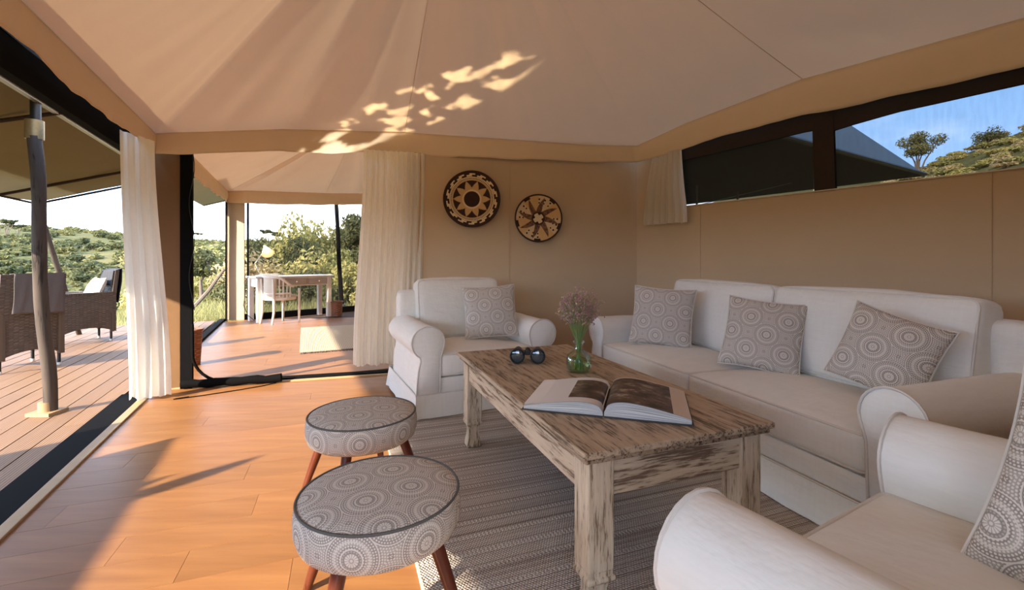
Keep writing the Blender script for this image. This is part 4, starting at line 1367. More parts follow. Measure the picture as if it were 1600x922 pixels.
for sx, hm_, ed, box, sd in ((-1, .044, .010, (.0, .16, .46, .88), 2.), (1, .056, .014, (.0, .0, .80, .97), 6.)):
    def ph_(u, v, k):
        x = sx * (.002 + u * bw); y = (v - .5) * bh
        h = page_h(u, hm_, ed)
        return Vector((x, y, .0055 + h * k))
    blk = MB()
    n = 24
    # side walls of the page block
    for vv in (0, 1):
        blk.grid(n, 6, lambda u, k: ph_(u, vv, k * .985), flip=(vv == 1) != (sx < 0))
    blk.grid(12, 6, lambda v, k: ph_(1, v, k * .985), flip=sx < 0)
    blk.grid(n, 1, lambda u, v: ph_(u, v, .98), flip=sx < 0)
    pb = blk.build('page_block', M['block'], bk, smooth=50)
    pg = MB().grid(n, 12, lambda u, v: ph_(u, v, 1.0) + Vector((0, 0, .0006)), lambda u, v: (u, v), flip=sx < 0)
    pg.build('open_page', photo_mat('printed_page_%d' % (sx + 1), box, seed=sd, base=(.66, .64, .62) if sx < 0 else (.60, .50, .40)), bk, smooth=80)
lf = MB().grid(20, 2, lambda u, v: Vector((-(.004 + u * bw * .99), (v - .5) * bh, .0085 + page_h(u, .030, .014))))
lf.build('lifted_page', M['paper'], bk, smooth=80)

# ================================================================== deck furniture
def wicker_chair():
    t = thing('wicker_armchair', 'dark brown wicker armchair with a grey throw, seen from behind at the left edge', 'chair', (0, 0, 0), 0, 'wicker armchairs on the deck')
    W, Dp, zb, za = .51, .56, .13, .66
    def shell(fn, th, nu, nv, uvf):
        mb = MB()
        mb.grid(nu, nv, lambda u, v: fn(u, v, 0), uvf); mb.grid(nu, nv, lambda u, v: fn(u, v, th), uvf, flip=True)
        k0 = (nu + 1) * (nv + 1); top = nv * (nu + 1)
        for i in range(nu):
            mb.face([i + 1, i, k0 + i, k0 + i + 1]); mb.face([top + i, top + i + 1, k0 + top + i + 1, k0 + top + i])
        for j in range(nv):
            a, b2 = j * (nu + 1), (j + 1) * (nu + 1)
            mb.face([a, b2, k0 + b2, k0 + a]); mb.face([b2 + nu, a + nu, k0 + a + nu, k0 + b2 + nu])
        return mb
    arch = lambda u: .075 * (1 - (2 * u - 1) ** 2)
    # local: +y is the front. back panel leans back a little
    def back(u, v, o):
        z = lerp(zb + arch(u), .985, v); x = lerp(-W / 2, W / 2, u) * (1 - .02 * (z - .4)); y = -Dp / 2 - .10 * max(0, z - .42) + o - .02 * math.sin(PI * u)
        return (x, y, z)
    shell(back, .045, 16, 18, lambda u, v: (u * W, v * .85)).build('back_panel', M['wicker'], t)
    for s in (-1, 1):
        def side_(u, v, o):
            z = lerp(zb + arch(u), za - .01 * u, v); y = lerp(-Dp / 2 - .02, Dp / 2, u); x = s * (W / 2 - o)
            return (x, y, z)
        mb = shell(side_, .05, 16, 12, lambda u, v: (u * Dp, v * .53))
        if s < 0: mb.f = [f[::-1] for f in mb.f]; mb.uv = [u[::-1] for u in mb.uv]
        mb.build('side_panel', M['wicker'], t)
        MB().box((s * (W / 2 - .03), .02, za + .008), (.075, Dp + .04, .03)).build('armrest', M['wicker'], t, smooth=0)
    o = MB().box((0, .0, .36), (W - .1, Dp - .02, .05)).build('seat', M['wicker'], t, smooth=0)
    o = shell(lambda u, v, o_: (lerp(-W / 2 + .05, W / 2 - .05, u), Dp / 2 - o_, lerp(zb + .03 + arch(u), .36, v)), .03, 12, 6, lambda u, v: (u * W, v * .2)).build('front_apron', M['wicker'], t)
    rbox(W - .12, Dp - .08, .085, .03, puff=(0, 0, .012), c=(0, .02, .43), n=6).build('seat_cushion', M['cream'], t, smooth=60)
    for sx in (-1, 1):
        for sy in (-1, 1):
            lg = MB().tube([(sx * (W / 2 - .025), sy * (Dp / 2 - .03), .0), (sx * (W / 2 - .025), sy * (Dp / 2 - .03), .16)], .015, 10).build('leg', M['blackmetal'], t)
            MB().tube([(sx * (W / 2 - .025), sy * (Dp / 2 - .03), .0), (sx * (W / 2 - .025), sy * (Dp / 2 - .03), .028)], .018, 10).build('foot', M['whitefoot'], lg)
    return t
wc = wicker_chair()
def face_yaw(dx, dy): return math.atan2(-dx, dy)     # local +y towards (dx,dy)
DZ = -.03
wc1_y = face_yaw(-.94, .35)
wc.location = (-5.20, 4.78, DZ); wc.rotation_euler = (0, 0, wc1_y)
wc2_y = face_yaw(-.53, -.85)
wc2 = dup(wc, (-5.93, 6.27, DZ), wc2_y, 'dark brown wicker armchair seen from its side, with a pale cushion')
def throw(name, chair, x0, x1, front, backd, mat, label):
    t = thing(name, label, 'blanket', chair.location, chair.rotation_euler[2], 'throws over the wicker chairs')
    t.location = chair.location
    t.location.z += .985
    # path over the top edge of the back panel, local y outward is -
    def fn(u, v):
        x = lerp(x0, x1, u)
        Lp_ = v * (front + backd)
        if Lp_ < front:
            zz = -(front - Lp_); y = -.10 * .55 - .29 + .060 - .09 * zz * 1.05
        else:
            d_ = Lp_ - front; zz = -d_; y = -.345 - .018 + .095 * d_ - .012
        k = min(1, abs(Lp_ - front) / .03)
        zz = zz + .014 * (1 - k) + .006
        flare = .05 * (v - .5) * noise.noise(Vector((u * 3, v * 2, x0)))
        fold = .012 * math.sin(u * 14 + v * 3) * min(1, abs(Lp_ - front) * 6)
        return Vector((x + flare - .10 * max(0, Lp_ - front) * (.5 - u) * .6, y + (-abs(fold) if Lp_ > front else abs(fold)), zz - .05 * (u if Lp_ > front else 0) * min(1, abs(Lp_ - front))))
    o = MB().grid(18, 34, fn).build('cloth', mat, t, smooth=80)
    sd = o.modifiers.new('solid', 'SOLIDIFY'); sd.thickness = .006; sd.offset = 0
    return t
throw('throw_blanket', wc, -.17, .22, .30, .40, M['throw'], 'grey brown throw hung over the back of the left wicker chair')
throw('throw_blanket', wc2, -.22, .22, .22, .46, M['throw_dk'], 'dark throw hung over the back of the far wicker chair')
t = scatter((wc2.location.x - math.sin(wc2_y) * -.13, wc2.location.y + math.cos(wc2_y) * -.13, DZ + .68), (R(-20), R(0), wc2_y + PI), .42, 'plain pale cushion leaning in the far wicker chair', None, name='cushion')
for ch in kids(t):
    ch.data.materials.clear(); ch.data.materials.append(M['cream'])
tt = thing('side_table', 'small pale topped table between the two wicker chairs', 'table', (-6.35, 5.72, DZ))
MB().lathe([(.0005, .70), (.24, .70), (.25, .705), (.25, .718), (.24, .722), (.0005, .722)], 40).build('tabletop', M['limewash'], tt)
for a in (30, 150, 270):
    MB().tube([(.15 * math.cos(R(a)), .15 * math.sin(R(a)), .70), (.2 * math.cos(R(a)), .2 * math.sin(R(a)), 0)], .014, 8).build('leg', M['blackmetal'], tt)

# ================================================================== far room
# desk: local x along its length, y towards the back
dk = thing('writing_desk', 'white washed writing desk with grey top in the far room', 'desk', (-4.13, 8.52, 0), math.atan2(.75, .66))
DLn, DDp, DH = 1.34, .46, .81
o = MB().box((0, 0, DH - .016), (DLn + .06, DDp + .05, .032)).build('desktop', M['desk_top'], dk, smooth=0); bevel(o, .008)
for sx in (-1, 1):
    for sy in (-1, 1):
        mb = MB().bar((sx * (DLn / 2 - .04), sy * (DDp / 2 - .04), DH - .032), (sx * (DLn / 2 - .04), sy * (DDp / 2 - .04), 0), .078)
        # waisted foot
        mb2 = MB().lathe([(.045, 0), (.05, .03), (.04, .08), (.036, .2)], 4, c=(sx * (DLn / 2 - .04), sy * (DDp / 2 - .04), 0), M=Matrix.Rotation(R(45), 3, 'Z'))
        lg = mb.build('leg', M['limewash'], dk, smooth=0); bevel(lg, .006)
o = MB().box((0, DDp / 2 - .03, DH - .11), (DLn - .1, .022, .15)).build('apron', M['limewash'], dk, smooth=0)
for sx in (-1, 1): MB().box((sx * (DLn / 2 - .035), 0, DH - .11), (.022, DDp - .1, .15)).build('apron', M['limewash'], dk, smooth=0)
MB().box((0, -DDp / 2 + .035, DH - .045), (DLn - .1, .022, .025)).build('apron', M['limewash'], dk, smooth=0)
MB().box((0, -DDp / 2 + .035, DH - .18), (DLn - .1, .022, .025)).build('apron', M['limewash'], dk, smooth=0)
M['drawer'] = plain('greyed_drawer_wood', (.46, .40, .35), .6)
for x in (-.42, 0, .42):
    dr = MB().box((x, -DDp / 2 + .028, DH - .112), (.38, .026, .105)).build('drawer', M['drawer'], dk, smooth=0); bevel(dr, .005)
    MB().lathe([(.006, 0), (.008, .012), (.015, .02), (.012, .03), (.0005, .033)], 14, c=(x, -DDp / 2 + .015, DH - .112), M=Matrix.Rotation(R(90), 3, 'X')).build('knob', M['limewash'], dr)
# desk lamp
LX, LY = -.50, .115
dkm = Matrix.Rotation(math.atan2(.75, .66), 3, 'Z')
lp0 = dkm @ Vector((LX, LY, 0)) + Vector((-4.13, 8.52, DH))
la = thing('desk_lamp', 'cream desk lamp with lit cone shade on the left end of the desk', 'lamp', lp0, 0)
MB().lathe([(.0005, 0), (.085, 0), (.085, .012), (.02, .022), (.012, .03)], 24).build('base', M['lampmetal'], la)
MB().tube([(0, 0, .02), (-.10, .02, .21), (-.10, .02, .23), (.09, -.02, .47)], .008, 8).build('arm', M['lampmetal'], la)
MB().lathe([(.0005, -.016), (.016, -.01), (.016, .01), (.0005, .016)], 12, c=(-.10, .02, .22)).build('joint', M['brass'], la)
shM = Vector((.55, -.50, -.67)).to_track_quat('-Z', 'Y').to_matrix()
so = MB().lathe([(.028, .10), (.03, .06), (.045, .04), (.105, -.10), (.100, -.10), (.042, .036), (.026, .055)], 28, c=(.125, -.03, .47), M=shM, cap0=True).build('lamp_shade', M['lampmetal'], la)
m, nt, b = newmat('lit_bulb'); b.inputs['Emission Color'].default_value = (1, .62, .25, 1); b.inputs['Emission Strength'].default_value = 1.6; b.inputs['Base Color'].default_value = (1, .8, .5, 1); M['bulb'] = m
MB().lathe([(.0005, -.075), (.02, -.07), (.032, -.045), (.028, -.02), (.015, .0), (.013, .03)], 18, c=(.125, -.03, .47), M=shM).build('bulb', M['bulb'], so)
o = MB().box((0, 0, .02), (.26, .17, .04)).build('book', plain('grey_book_cover', (.42, .42, .42), .6), None, smooth=0); bevel(o, .004)
pw_ = dkm @ Vector((-.42, -.09, 0)); o.location = (-4.13 + pw_.x, 8.52 + pw_.y, DH); o.rotation_euler = (0, 0, R(40)); tag(o, 'thick grey closed book on the left end of the desk', 'book')
pc = MB()
cp = [dkm @ Vector(p) + Vector((-4.13, 8.52, 0)) for p in ((-.70, .10, .80), (-.76, .12, .70), (-.73, .16, .50), (-.78, .10, .30), (-.72, .06, .12), (-.60, .10, .012), (-.5, .2, .008))]
pc.tube(cp, .006, 6); tag(pc.build('lamp_cord', M['blackmetal']), 'black cord hanging beside the left desk leg', 'cord')
# desk chair, local +y is the front
dc = thing('desk_chair', 'white washed barrel back chair pulled up to the desk', 'chair', (-4.08, 8.0, 0), face_yaw(.50, .866))
for sx in (-1, 1):
    MB().tube([(sx * .23, .21, 0), (sx * .23, .215, .20), (sx * .23, .215, .60)], [.018, .022, .02], 10).build('leg', M['limewash'], dc)
    MB().tube([(sx * .17, -.25, 0), (sx * .165, -.215, .2), (sx * .165, -.215, .40), (sx * .17, -.235, .77)], [.017, .02, .022, .018], 10).build('leg', M['limewash'], dc)
def arcp(a, z, r=.255): return (r * math.sin(a), -r * math.cos(a) * .95 + .0, z)
MB().lathe([(.0005, .40), (.25, .40), (.262, .41), (.262, .44), (.25, .45), (.0005, .45)], 32).build('seat_frame', M['limewash'], dc)
rbox(.42, .42, .05, .025, puff=(0, 0, .012), c=(0, 0, .465), n=6).build('seat_pad', M['seatback'], dc, smooth=60)
tl = [arcp(R(a), .80 - .16 * sst(45, 110, abs(a))) for a in range(-118, 119, 6)]
MB().tube(tl, .022, 10).build('top_rail', M['limewash'], dc)
MB().tube([arcp(R(a), .52) for a in range(-100, 101, 8)], .014, 8).build('lower_rail', M['limewash'], dc)
for a in (-96, -82, -68, -54, 54, 68, 82, 96):
    MB().tube([arcp(R(a), .45), arcp(R(a), .80 - .16 * sst(45, 110, abs(a)))], .010, 8).build('spindle', M['limewash'], dc)
mb = MB()
for r_, fl_ in ((.265, True), (.235, False)):
    mb.grid(12, 6, lambda u, v: arcp(R(lerp(-43, 43, u)), lerp(.48, .79, v), r_), flip=fl_)
mb.build('back_panel', M['seatback'], dc)
# baskets on the floor
def floor_basket(loc, r0, r1, h, label):
    t = thing('wicker_basket', label, 'basket', loc, 0, None)
    prof = [(.0005, .0), (r0, .0)] + [(lerp(r0, r1, k / 8), h * k / 8) for k in range(9)] + [(r1 + .008, h), (r1 + .008, h + .012), (r1 - .012, h + .012), (r1 - .014, h * .8), (r0 - .014, .012), (.0005, .012)]
    mb = MB().lathe(prof, 28); mb.uv = [[(p[0] * 2 * PI * r1, p[1]) for p in q_] for q_ in mb.uv]
    mb.build('body', M['basketweave'], t, smooth=50)
    MB().tube([((r1 + .004) * math.cos(2 * PI * k / 28), (r1 + .004) * math.sin(2 * PI * k / 28), h + .008) for k in range(28)], .011, 6, closed=True).build('rim', M['basketweave'], t)
    return t
floor_basket((-3.45, 8.95, 0), .10, .115, .27, 'small red brown wastepaper basket beside the right desk leg')
floor_basket((-3.36, 4.76, 0), .085, .105, .36, 'red brown basket just inside the far room doorway')
# small fringed rug of the far room
m, nt, b = newmat('jute_rug'); co = nt.coord('Object'); x, y, z = nt.sep(co)[:3]
lp = nt.m('MULTIPLY', nt.m('ABSOLUTE', nt.m('SINE', nt.m('MULTIPLY', x, 150.))), nt.m('ABSOLUTE', nt.m('SINE', nt.m('MULTIPLY', y, 190.))))
nt.put(b.inputs['Base Color'], nt.mix(lp, (.40, .32, .21), (.66, .56, .41))); b.inputs['Roughness'].default_value = .95
nt.put(b.inputs['Normal'], nt.bump(lp, .6, .005)); M['jute'] = m
r2 = thing('jute_rug', 'pale jute rug with a dark fringe on the far room floor', 'rug', (-2.5, 5.36, .001), R(24.5))
MB().box((1.0, 1.07, .005), (2.0, 2.13, .01)).build('field', M['jute'], r2, smooth=0)
fr = MB()
rnd = random.Random(4)
for k in range(130):
    x = 2.0 * (k + .5) / 130
    fr.tube([(x, .0, .006), (x + rnd.gauss(0, .006), -.035, .004), (x + rnd.gauss(0, .01), -.075, .002)], .003, 4)
tag(fr.build('fringe', M['throw_dk'], r2), kind='stuff')
# ================================================================== outdoors
def gz(x, y):
    r = math.hypot(x, y); az = math.degrees(math.atan2(x, y))
    # left: a shallow valley, then a long slope
    k = sst(5, 30, az) if az < 120 else 0
    nz = noise.noise(Vector((x * .012, y * .012, 3.))) 
    hl = -.75 - 2.9 * sst(9, 45, r) + (r - 120) * .0 
    if r > 110: hl += 31 * (sst(90, 620, r) * .9 + .1 * sst(110, 260, r)) * (1 + .10 * nz + .05 * noise.noise(Vector((az * .09, 0, 1))))
    # behind the desk the ground stays higher
    kk = sst(-44, -36, az) * (1 - sst(8, 25, az)) if -60 < az < 30 else 0
    hm = -.55 - .2 * sst(9, 20, r) + .035 * max(0, r - 18) * (1 - sst(100, 400, r) * .0)
    hm = min(hm, 26)
    h = lerp(hl, hm, kk * .8)
    # right: a hillside that climbs straight away
    hr = -.55 + .22 * max(0, r - 16) * (1 + .28 * sst(41, 51, az)) if r < 75 else (-.55 + .22 * 59 * (1 + .28 * sst(41, 51, az)) - .02 * (r - 75))
    h = lerp(h, hr, k)
    return h + .25 * noise.noise(Vector((x * .07, y * .07, 1.))) * sst(8, 30, r)
m, nt, b = newmat('savanna_grass')
co = nt.coord('Object')
n1 = nt.noise(co, .045, 5, .6); n2 = nt.noise(co, .5, 5, .6); n3 = nt.noise(co, 6, 3)
c = nt.ramp(nt.m('ADD', nt.m('MULTIPLY', n1, .6), nt.m('MULTIPLY', n2, .4)), [(.30, (.058, .060, .020)), (.46, (.105, .096, .036)), (.56, (.15, .122, .054)), (.70, (.19, .15, .076))])
c = nt.mix(nt.m('MULTIPLY', n3, .5), c, nt.mix(.5, c, (.12, .15, .03)))
nt.put(b.inputs['Base Color'], c); b.inputs['Roughness'].default_value = .95; b.inputs['Specular IOR Level'].default_value = .05
nt.put(b.inputs['Normal'], nt.bump(n3, .6, .3)); M['grass'] = m
mb = MB()
NA, NRR = 200, 70
rings = [2.0 * (1000 / 2.0) ** (i / NRR) for i in range(NRR + 1)]
for r in rings:
    for i in range(NA):
        a = 2 * PI * i / NA
        x, y = r * math.sin(a), r * math.cos(a)
        mb.v.append((x, y, gz(x, y) if r > 2.5 else -.9))
for j in range(NRR):
    for i in range(NA):
        i2 = (i + 1) % NA
        mb.face([j * NA + i, (j + 1) * NA + i, (j + 1) * NA + i2, j * NA + i2])
mb.face([i for i in range(NA)])
struct(mb.build('ground', M['grass'], smooth=180), 'green and straw coloured savanna slopes around the tent')

def leafmat(name, c1, c2, trans=.35):
    m, nt, b = newmat(name)
    rn = nt.rnd(); co = nt.coord('Object')
    n = nt.noise(co, 1.7, 3)
    c = nt.mix(n, c1, c2)
    c = nt.mix(1., c, nt.mix(rn, (.8, .84, .8), (1.2, 1.12, 1.1)), 'MULTIPLY')
    nt.put(b.inputs['Base Color'], c); b.inputs['Roughness'].default_value = .6; b.inputs['Specular IOR Level'].default_value = .2
    tr = nt.add('ShaderNodeBsdfTranslucent'); nt.put(tr.inputs[0], c)
    mx = nt.add('ShaderNodeMixShader'); mx.inputs[0].default_value = trans
    nt.l.new(b.outputs[0], mx.inputs[1]); nt.l.new(tr.outputs[0], mx.inputs[2])
    nt.l.new(mx.outputs[0], m.node_tree.nodes['Material Output'].inputs[0])
    return m
M['leafA'] = leafmat('yellow_green_leaves', (.36, .34, .105), (.55, .47, .18))
M['leafB'] = leafmat('mid_green_leaves', (.125, .13, .042), (.225, .21, .082))
M['leafC'] = leafmat('dark_green_leaves', (.078, .086, .033), (.14, .14, .055))
M['leafD'] = leafmat('dry_straw_leaves', (.42, .34, .16), (.58, .46, .24))
M['bark'] = plain('grey_brown_bark', (.17, .13, .10), .9, var=.3, scale=14)

def leaf_cloud(rnd, n, blobs, size, up=.3):
    """folded leaf quads scattered on and in a set of ellipsoid clumps"""
    mb = MB()
    wsum = [b_[3] ** 2 for b_ in blobs]
    for _ in range(n):
        bx, by, bz, br, sq = rnd.choices(blobs, wsum)[0]
        d = Vector((rnd.gauss(0, 1), rnd.gauss(0, 1), rnd.gauss(0, 1))).normalized()
        rr = br * (rnd.random() ** .35)
        p = Vector((bx, by, bz)) + Vector((d.x * rr, d.y * rr, d.z * rr * sq))
        if p.z < .02: p.z = .02 + rnd.random() * .1
        nrm = (d + Vector((rnd.gauss(0, .6), rnd.gauss(0, .6), rnd.gauss(0, .6) + up))).normalized()
        a = nrm.cross(Vector((rnd.gauss(0, 1), rnd.gauss(0, 1), rnd.gauss(0, 1)))).normalized()
        c2 = nrm.cross(a); s = size * rnd.uniform(.6, 1.4)
        b0 = len(mb.v)
        for q_ in (p - a * s, p + c2 * s * .45 + nrm * s * .12, p + a * s, p - c2 * s * .45 + nrm * s * .12): mb.v.append(tuple(q_))
        mb.face([b0, b0 + 1, b0 + 2, b0 + 3])
    return mb
def bush_mesh(seed, kind):
    rnd = random.Random(seed)
    blobs = []
    if kind == 'bush':
        for k in range(9):
            a = rnd.uniform(0, 2 * PI); r = rnd.uniform(.0, .62)
            blobs.append((r * math.cos(a), r * math.sin(a), rnd.uniform(.3, .95) * (1 - .3 * r), rnd.uniform(.28, .48), .85))
        lv = leaf_cloud(rnd, 1700, blobs, .055)
    elif kind == 'tree':
        for k in range(11):
            a = rnd.uniform(0, 2 * PI); r = rnd.uniform(.0, .75)
            blobs.append((r * math.cos(a), r * math.sin(a), 1.15 + rnd.uniform(-.25, .45), rnd.uniform(.25, .42), .7))
        lv = leaf_cloud(rnd, 2600, blobs, .05)
    elif kind == 'far':
        for k in range(5):
            a = rnd.uniform(0, 2 * PI); r = rnd.uniform(.0, .6)
            blobs.append((r * math.cos(a), r * math.sin(a), rnd.uniform(.25, .6), rnd.uniform(.35, .55), .8))
        lv = leaf_cloud(rnd, 260, blobs, .17)
    elif kind == 'umbrella':
        for k in range(9):
            a = rnd.uniform(0, 2 * PI); r = rnd.uniform(.2, .95)
            blobs.append((r * math.cos(a), r * math.sin(a), 1.15 + rnd.uniform(-.06, .1), rnd.uniform(.25, .4), .35))
        lv = leaf_cloud(rnd, 700, blobs, .1)
    st = MB()
    top = 1.1 if kind in ('tree', 'umbrella') else .7
    for k in range(5 if kind != 'far' else 2):
        bl = blobs[k]
        p0 = Vector((rnd.uniform(-.05, .05), rnd.uniform(-.05, .05), -.35))
        p1 = Vector((bl[0] * .35, bl[1] * .35, top * .5)); p2 = Vector((bl[0], bl[1], bl[2]))
        st.tube([p0, p1, p2], [.045, .03, .012], 5)
    return lv, st
PROTO = {}
def proto(kind, seed, mat):
    key = (kind, seed, mat)
    if key not in PROTO:
        lv, st = bush_mesh(seed, kind)
        PROTO[key] = (lv.mesh('foliage', M[mat], 0), st.mesh('stems', M['bark'], 60))
    return PROTO[key]
def plant(name, kind, seed, mat, x, y, sx, sz, label, group=None, rz=None, z=None):
    lv, st = proto(kind, seed, mat)
    t = thing(name, label, 'shrub' if name != 'tree' else 'tree', (x, y, gz(x, y) if z is None else z), rz if rz is not None else (x * 13.7 + y * 7.3) % 6.28, group)
    for nm, me in (('foliage', lv), ('stems', st)):
        o = bpy.data.objects.new(nm, me); COL.objects.link(o); o.parent = t; o.scale = (sx, sx, sz)
    return t
rnd = random.Random(21)
# thicket behind the desk and along the far openings
def at_px(px, Y): return ((px - 800) / 711 * Y, Y)
n_ = 0
rows = ((12.5, 'A', .62, 1.0), (14.5, 'B', 1.25, 1.6), (17.5, 'A', 1.6, 2.4), (21, 'B', 2.0, 2.9), (26, 'A', 2.6, 3.2), (33, 'B', 3.2, 3.4), (42, 'A', 3.6, 3.2))
for Y, pm, sx, sz in rows:
    px = 262 if Y > 13 else 392
    while px < 640:
        x, y = at_px(px + rnd.uniform(-8, 8), Y * rnd.uniform(.93, 1.07))
        mat = rnd.choice({'A': ['leafA', 'leafA', 'leafD', 'leafB'], 'B': ['leafB', 'leafB', 'leafA', 'leafC']}[pm])
        k = .82 if px < 345 else (.95 + .25 * sst(470, 520, px))
        if px < 352 and Y < 16: px += 30; continue
        plant('shrub', 'bush', rnd.choice((1, 2, 3)), mat, x, y, sx * rnd.uniform(.85, 1.2), sz * k * rnd.uniform(.75, 1.0), {'leafA': 'yellow green', 'leafB': 'mid green', 'leafC': 'dark green', 'leafD': 'dry straw coloured'}[mat] + ' leafy shrub ' + ('at the front' if Y < 16 else 'in the middle' if Y < 25 else 'at the back') + ' of the thicket behind the far room', 'thicket shrubs behind the far room')
        px += sx * 1.05 * 711 / Y
for i, px in enumerate((466, 482, 498)):
    x, y = at_px(px, 24 + i); plant('shrub', 'bush', 2, 'leafA', x, y, 1.9, 3.9 - .1 * i, 'tall yellow green shrub rising over the thicket beside the dark pole', 'tall shrubs over the thicket')
# dark gnarled tree beside the tall curtain
def gnarled(name, base, segs, leaves, label, lmat, seed, lsize=.07, nleaf=900):
    t = thing(name, label, 'tree', base, 0)
    tr_ = MB()
    for pts, r0, r1 in segs:
        k = len(pts); tr_.tube(pts, [lerp(r0, r1, i / (k - 1)) for i in range(k)], 8)
    tr_.build('trunk', M['bark'], t)
    rr = random.Random(seed)
    if leaves: leaf_cloud(rr, nleaf, leaves, lsize).build('foliage', M[lmat], t, smooth=0)
    return t
bx, by = at_px(568, 13.0)
gnarled('tree', (bx, by, gz(bx, by)), [
    ([(0, 0, -.3), (-.05, 0, .5), (.06, 0, 1.1), (-.06, .05, 1.7), (-.02, 0, 2.3)], .11, .06),
    ([(.06, 0, 1.1), (.25, 0, 1.5), (.3, .1, 2.2)], .06, .03), ([(-.06, .05, 1.7), (-.4, 0, 2.1), (-.35, 0, 2.5)], .05, .02)],
    [(-.1, 0, 2.6, .5, .8), (.3, 0, 2.3, .45, .8), (-.45, .1, 2.3, .35, .7), (.05, -.1, 1.9, .4, .6), (.4, .1, 1.6, .35, .7), (-.3, 0, 2.9, .3, .7)],
    'dark twisted tree close outside, between the dark pole and the tall curtain', 'leafC', 3, .075, 1700)
bx, by = at_px(300, 11.5)
gnarled('tree', (bx, by, gz(bx, by)), [
    ([(-.2, 0, -.4), (-.05, 0, .5), (.35, .1, 1.0), (.75, .1, 1.55)], .075, .035),
    ([(.2, .06, .8), (.15, .1, 1.25), (.38, .1, 1.6), (.2, .1, 2.0)], .045, .015), ([(-.05, 0, .5), (-.25, 0, 1.2), (-.1, 0, 1.8)], .05, .02)],
    [(.15, .1, 1.85, .32, .9), (.0, .0, 1.55, .28, .8), (.3, .1, 1.5, .22, .7)],
    'small dark leaning tree seen through the far room side opening', 'leafC', 8, .06, 700)
# leafy plants against the deck edge behind the far wicker chair
for i, (s, w) in enumerate(((6.0, -2.75), (6.9, -2.7), (5.2, -2.9), (8.1, -1.0), (8.3, -.2))):
    x, y = LP(s, w); plant('shrub', 'bush', 1 + i % 3, 'leafB', x, y, .45, .75 if i < 3 else .42, 'low green shrub growing against the edge of the deck', 'low shrubs along the deck edge')
# hillside scrub to the left and beyond the thicket
cnt = 0
rnd = random.Random(77)
while cnt < 130:
    az = rnd.uniform(-50, -37); r = 45 + 330 * rnd.random() ** 1.3
    x, y = r * math.sin(R(az)), r * math.cos(R(az))
    dens = noise.noise(Vector((x * .02, y * .02, 9)))
    if 60 < r < 105 and rnd.random() < .8: continue
    if dens < -.12 and rnd.random() < .8: continue
    s_ = rnd.uniform(1.1, 2.3) * (1 + r / 300)
    mat = rnd.choice(('leafC', 'leafC', 'leafB'))
    plant('shrub', 'far', rnd.choice((1, 2, 3, 4)), mat, x, y, s_, s_ * .8, ('dark green' if mat == 'leafC' else 'lighter green') + ' scrub bush ' + ('on the valley floor' if r < 130 else 'half way up the far slope' if r < 250 else 'high on the far slope') + ' left of the tent', 'scrub bushes on the far valley slope')
    cnt += 1
for k in range(16):
    az = rnd.uniform(-50, -15); r = rnd.uniform(330, 430)
    x, y = r * math.sin(R(az)), r * math.cos(R(az))
    plant('tree', 'umbrella', 1, 'leafC', x, y, rnd.uniform(3.5, 6), rnd.uniform(5, 7.5), 'tiny flat topped tree standing on the skyline', 'flat topped trees on the skyline', z=gz(x, y))
# the rest of the scrub as one stuff object
sb = MB()
lv, st_ = bush_mesh(5, 'far')
small = MB(); rr = random.Random(2)
small = leaf_cloud(rr, 46, [(0, 0, .4, .5, .8), (.4, .1, .3, .4, .8), (-.3, .2, .3, .4, .8)], .34)
for k in range(1500):
    az = rnd.uniform(-58, -8); r = 70 + 520 * rnd.random() ** .9
    x, y = r * math.sin(R(az)), r * math.cos(R(az))
    dens = noise.noise(Vector((x * .014, y * .014, 4)))
    if dens < -.05 and rnd.random() < .75: continue
    if r < 110 and az < -36 and rnd.random() < .85: continue
    s_ = rnd.uniform(1.0, 2.3) * (1 + r / 380)
    sb.add(small, Matrix.Translation((x, y, gz(x, y) - .1)) @ Matrix.Rotation(rnd.uniform(0, 6), 4, 'Z') @ Matrix.Diagonal((s_, s_, s_ * .75, 1)))
tag(sb.build('distant_scrub', M['leafB'], smooth=0), 'distant scrub covering the valley slopes', 'scrub', kind='stuff')
# rank grass just beyond the deck and the far openings
gr = MB(); rnd = random.Random(31)
def blade(x, y, h):
    a = rnd.uniform(0, 6.28); w = .012 + .008 * rnd.random(); z = gz(x, y) - .03
    dx, dy = math.cos(a), math.sin(a); lx, ly = rnd.gauss(0, .22) * h, rnd.gauss(0, .22) * h
    b0 = len(gr.v)
    gr.v += [(x - dx * w, y - dy * w, z), (x + dx * w, y + dy * w, z), (x + lx * .4 + dx * w * .7, y + ly * .4 + dy * w * .7, z + h * .6), (x + lx * .4 - dx * w * .7, y + ly * .4 - dy * w * .7, z + h * .6), (x + lx, y + ly, z + h)]
    gr.face([b0, b0 + 1, b0 + 2, b0 + 3]); gr.face([b0 + 3, b0 + 2, b0 + 4])
for k in range(26000):
    px = rnd.uniform(285, 600); Y = 8.9 + 12 * rnd.random() ** 1.4
    x, y = at_px(px, Y)
    if px > 380:
        # stay outside the far wall
        if (Vector((x, y)) - E).dot(NF) < .25: continue
    elif (Vector((x, y)) - A0).dot(DL) < 7.6 and (Vector((x, y)) - A0).dot(DN) > -2.5: continue
    blade(x, y, rnd.uniform(.25, .75))
for k in range(6000):
    px = rnd.uniform(-10, 200); Y = 8.6 + 14 * rnd.random()
    x, y = at_px(px, Y)
    if (Vector((x, y)) - A0).dot(DN) > -2.6: continue
    blade(x, y, rnd.uniform(.2, .5))
tag(gr.build('tall_grass', leafmat('grass_blades', (.20, .215, .07), (.38, .34, .15), .3), smooth=0), 'rank green and straw grass outside the far openings', 'grass', kind='stuff')

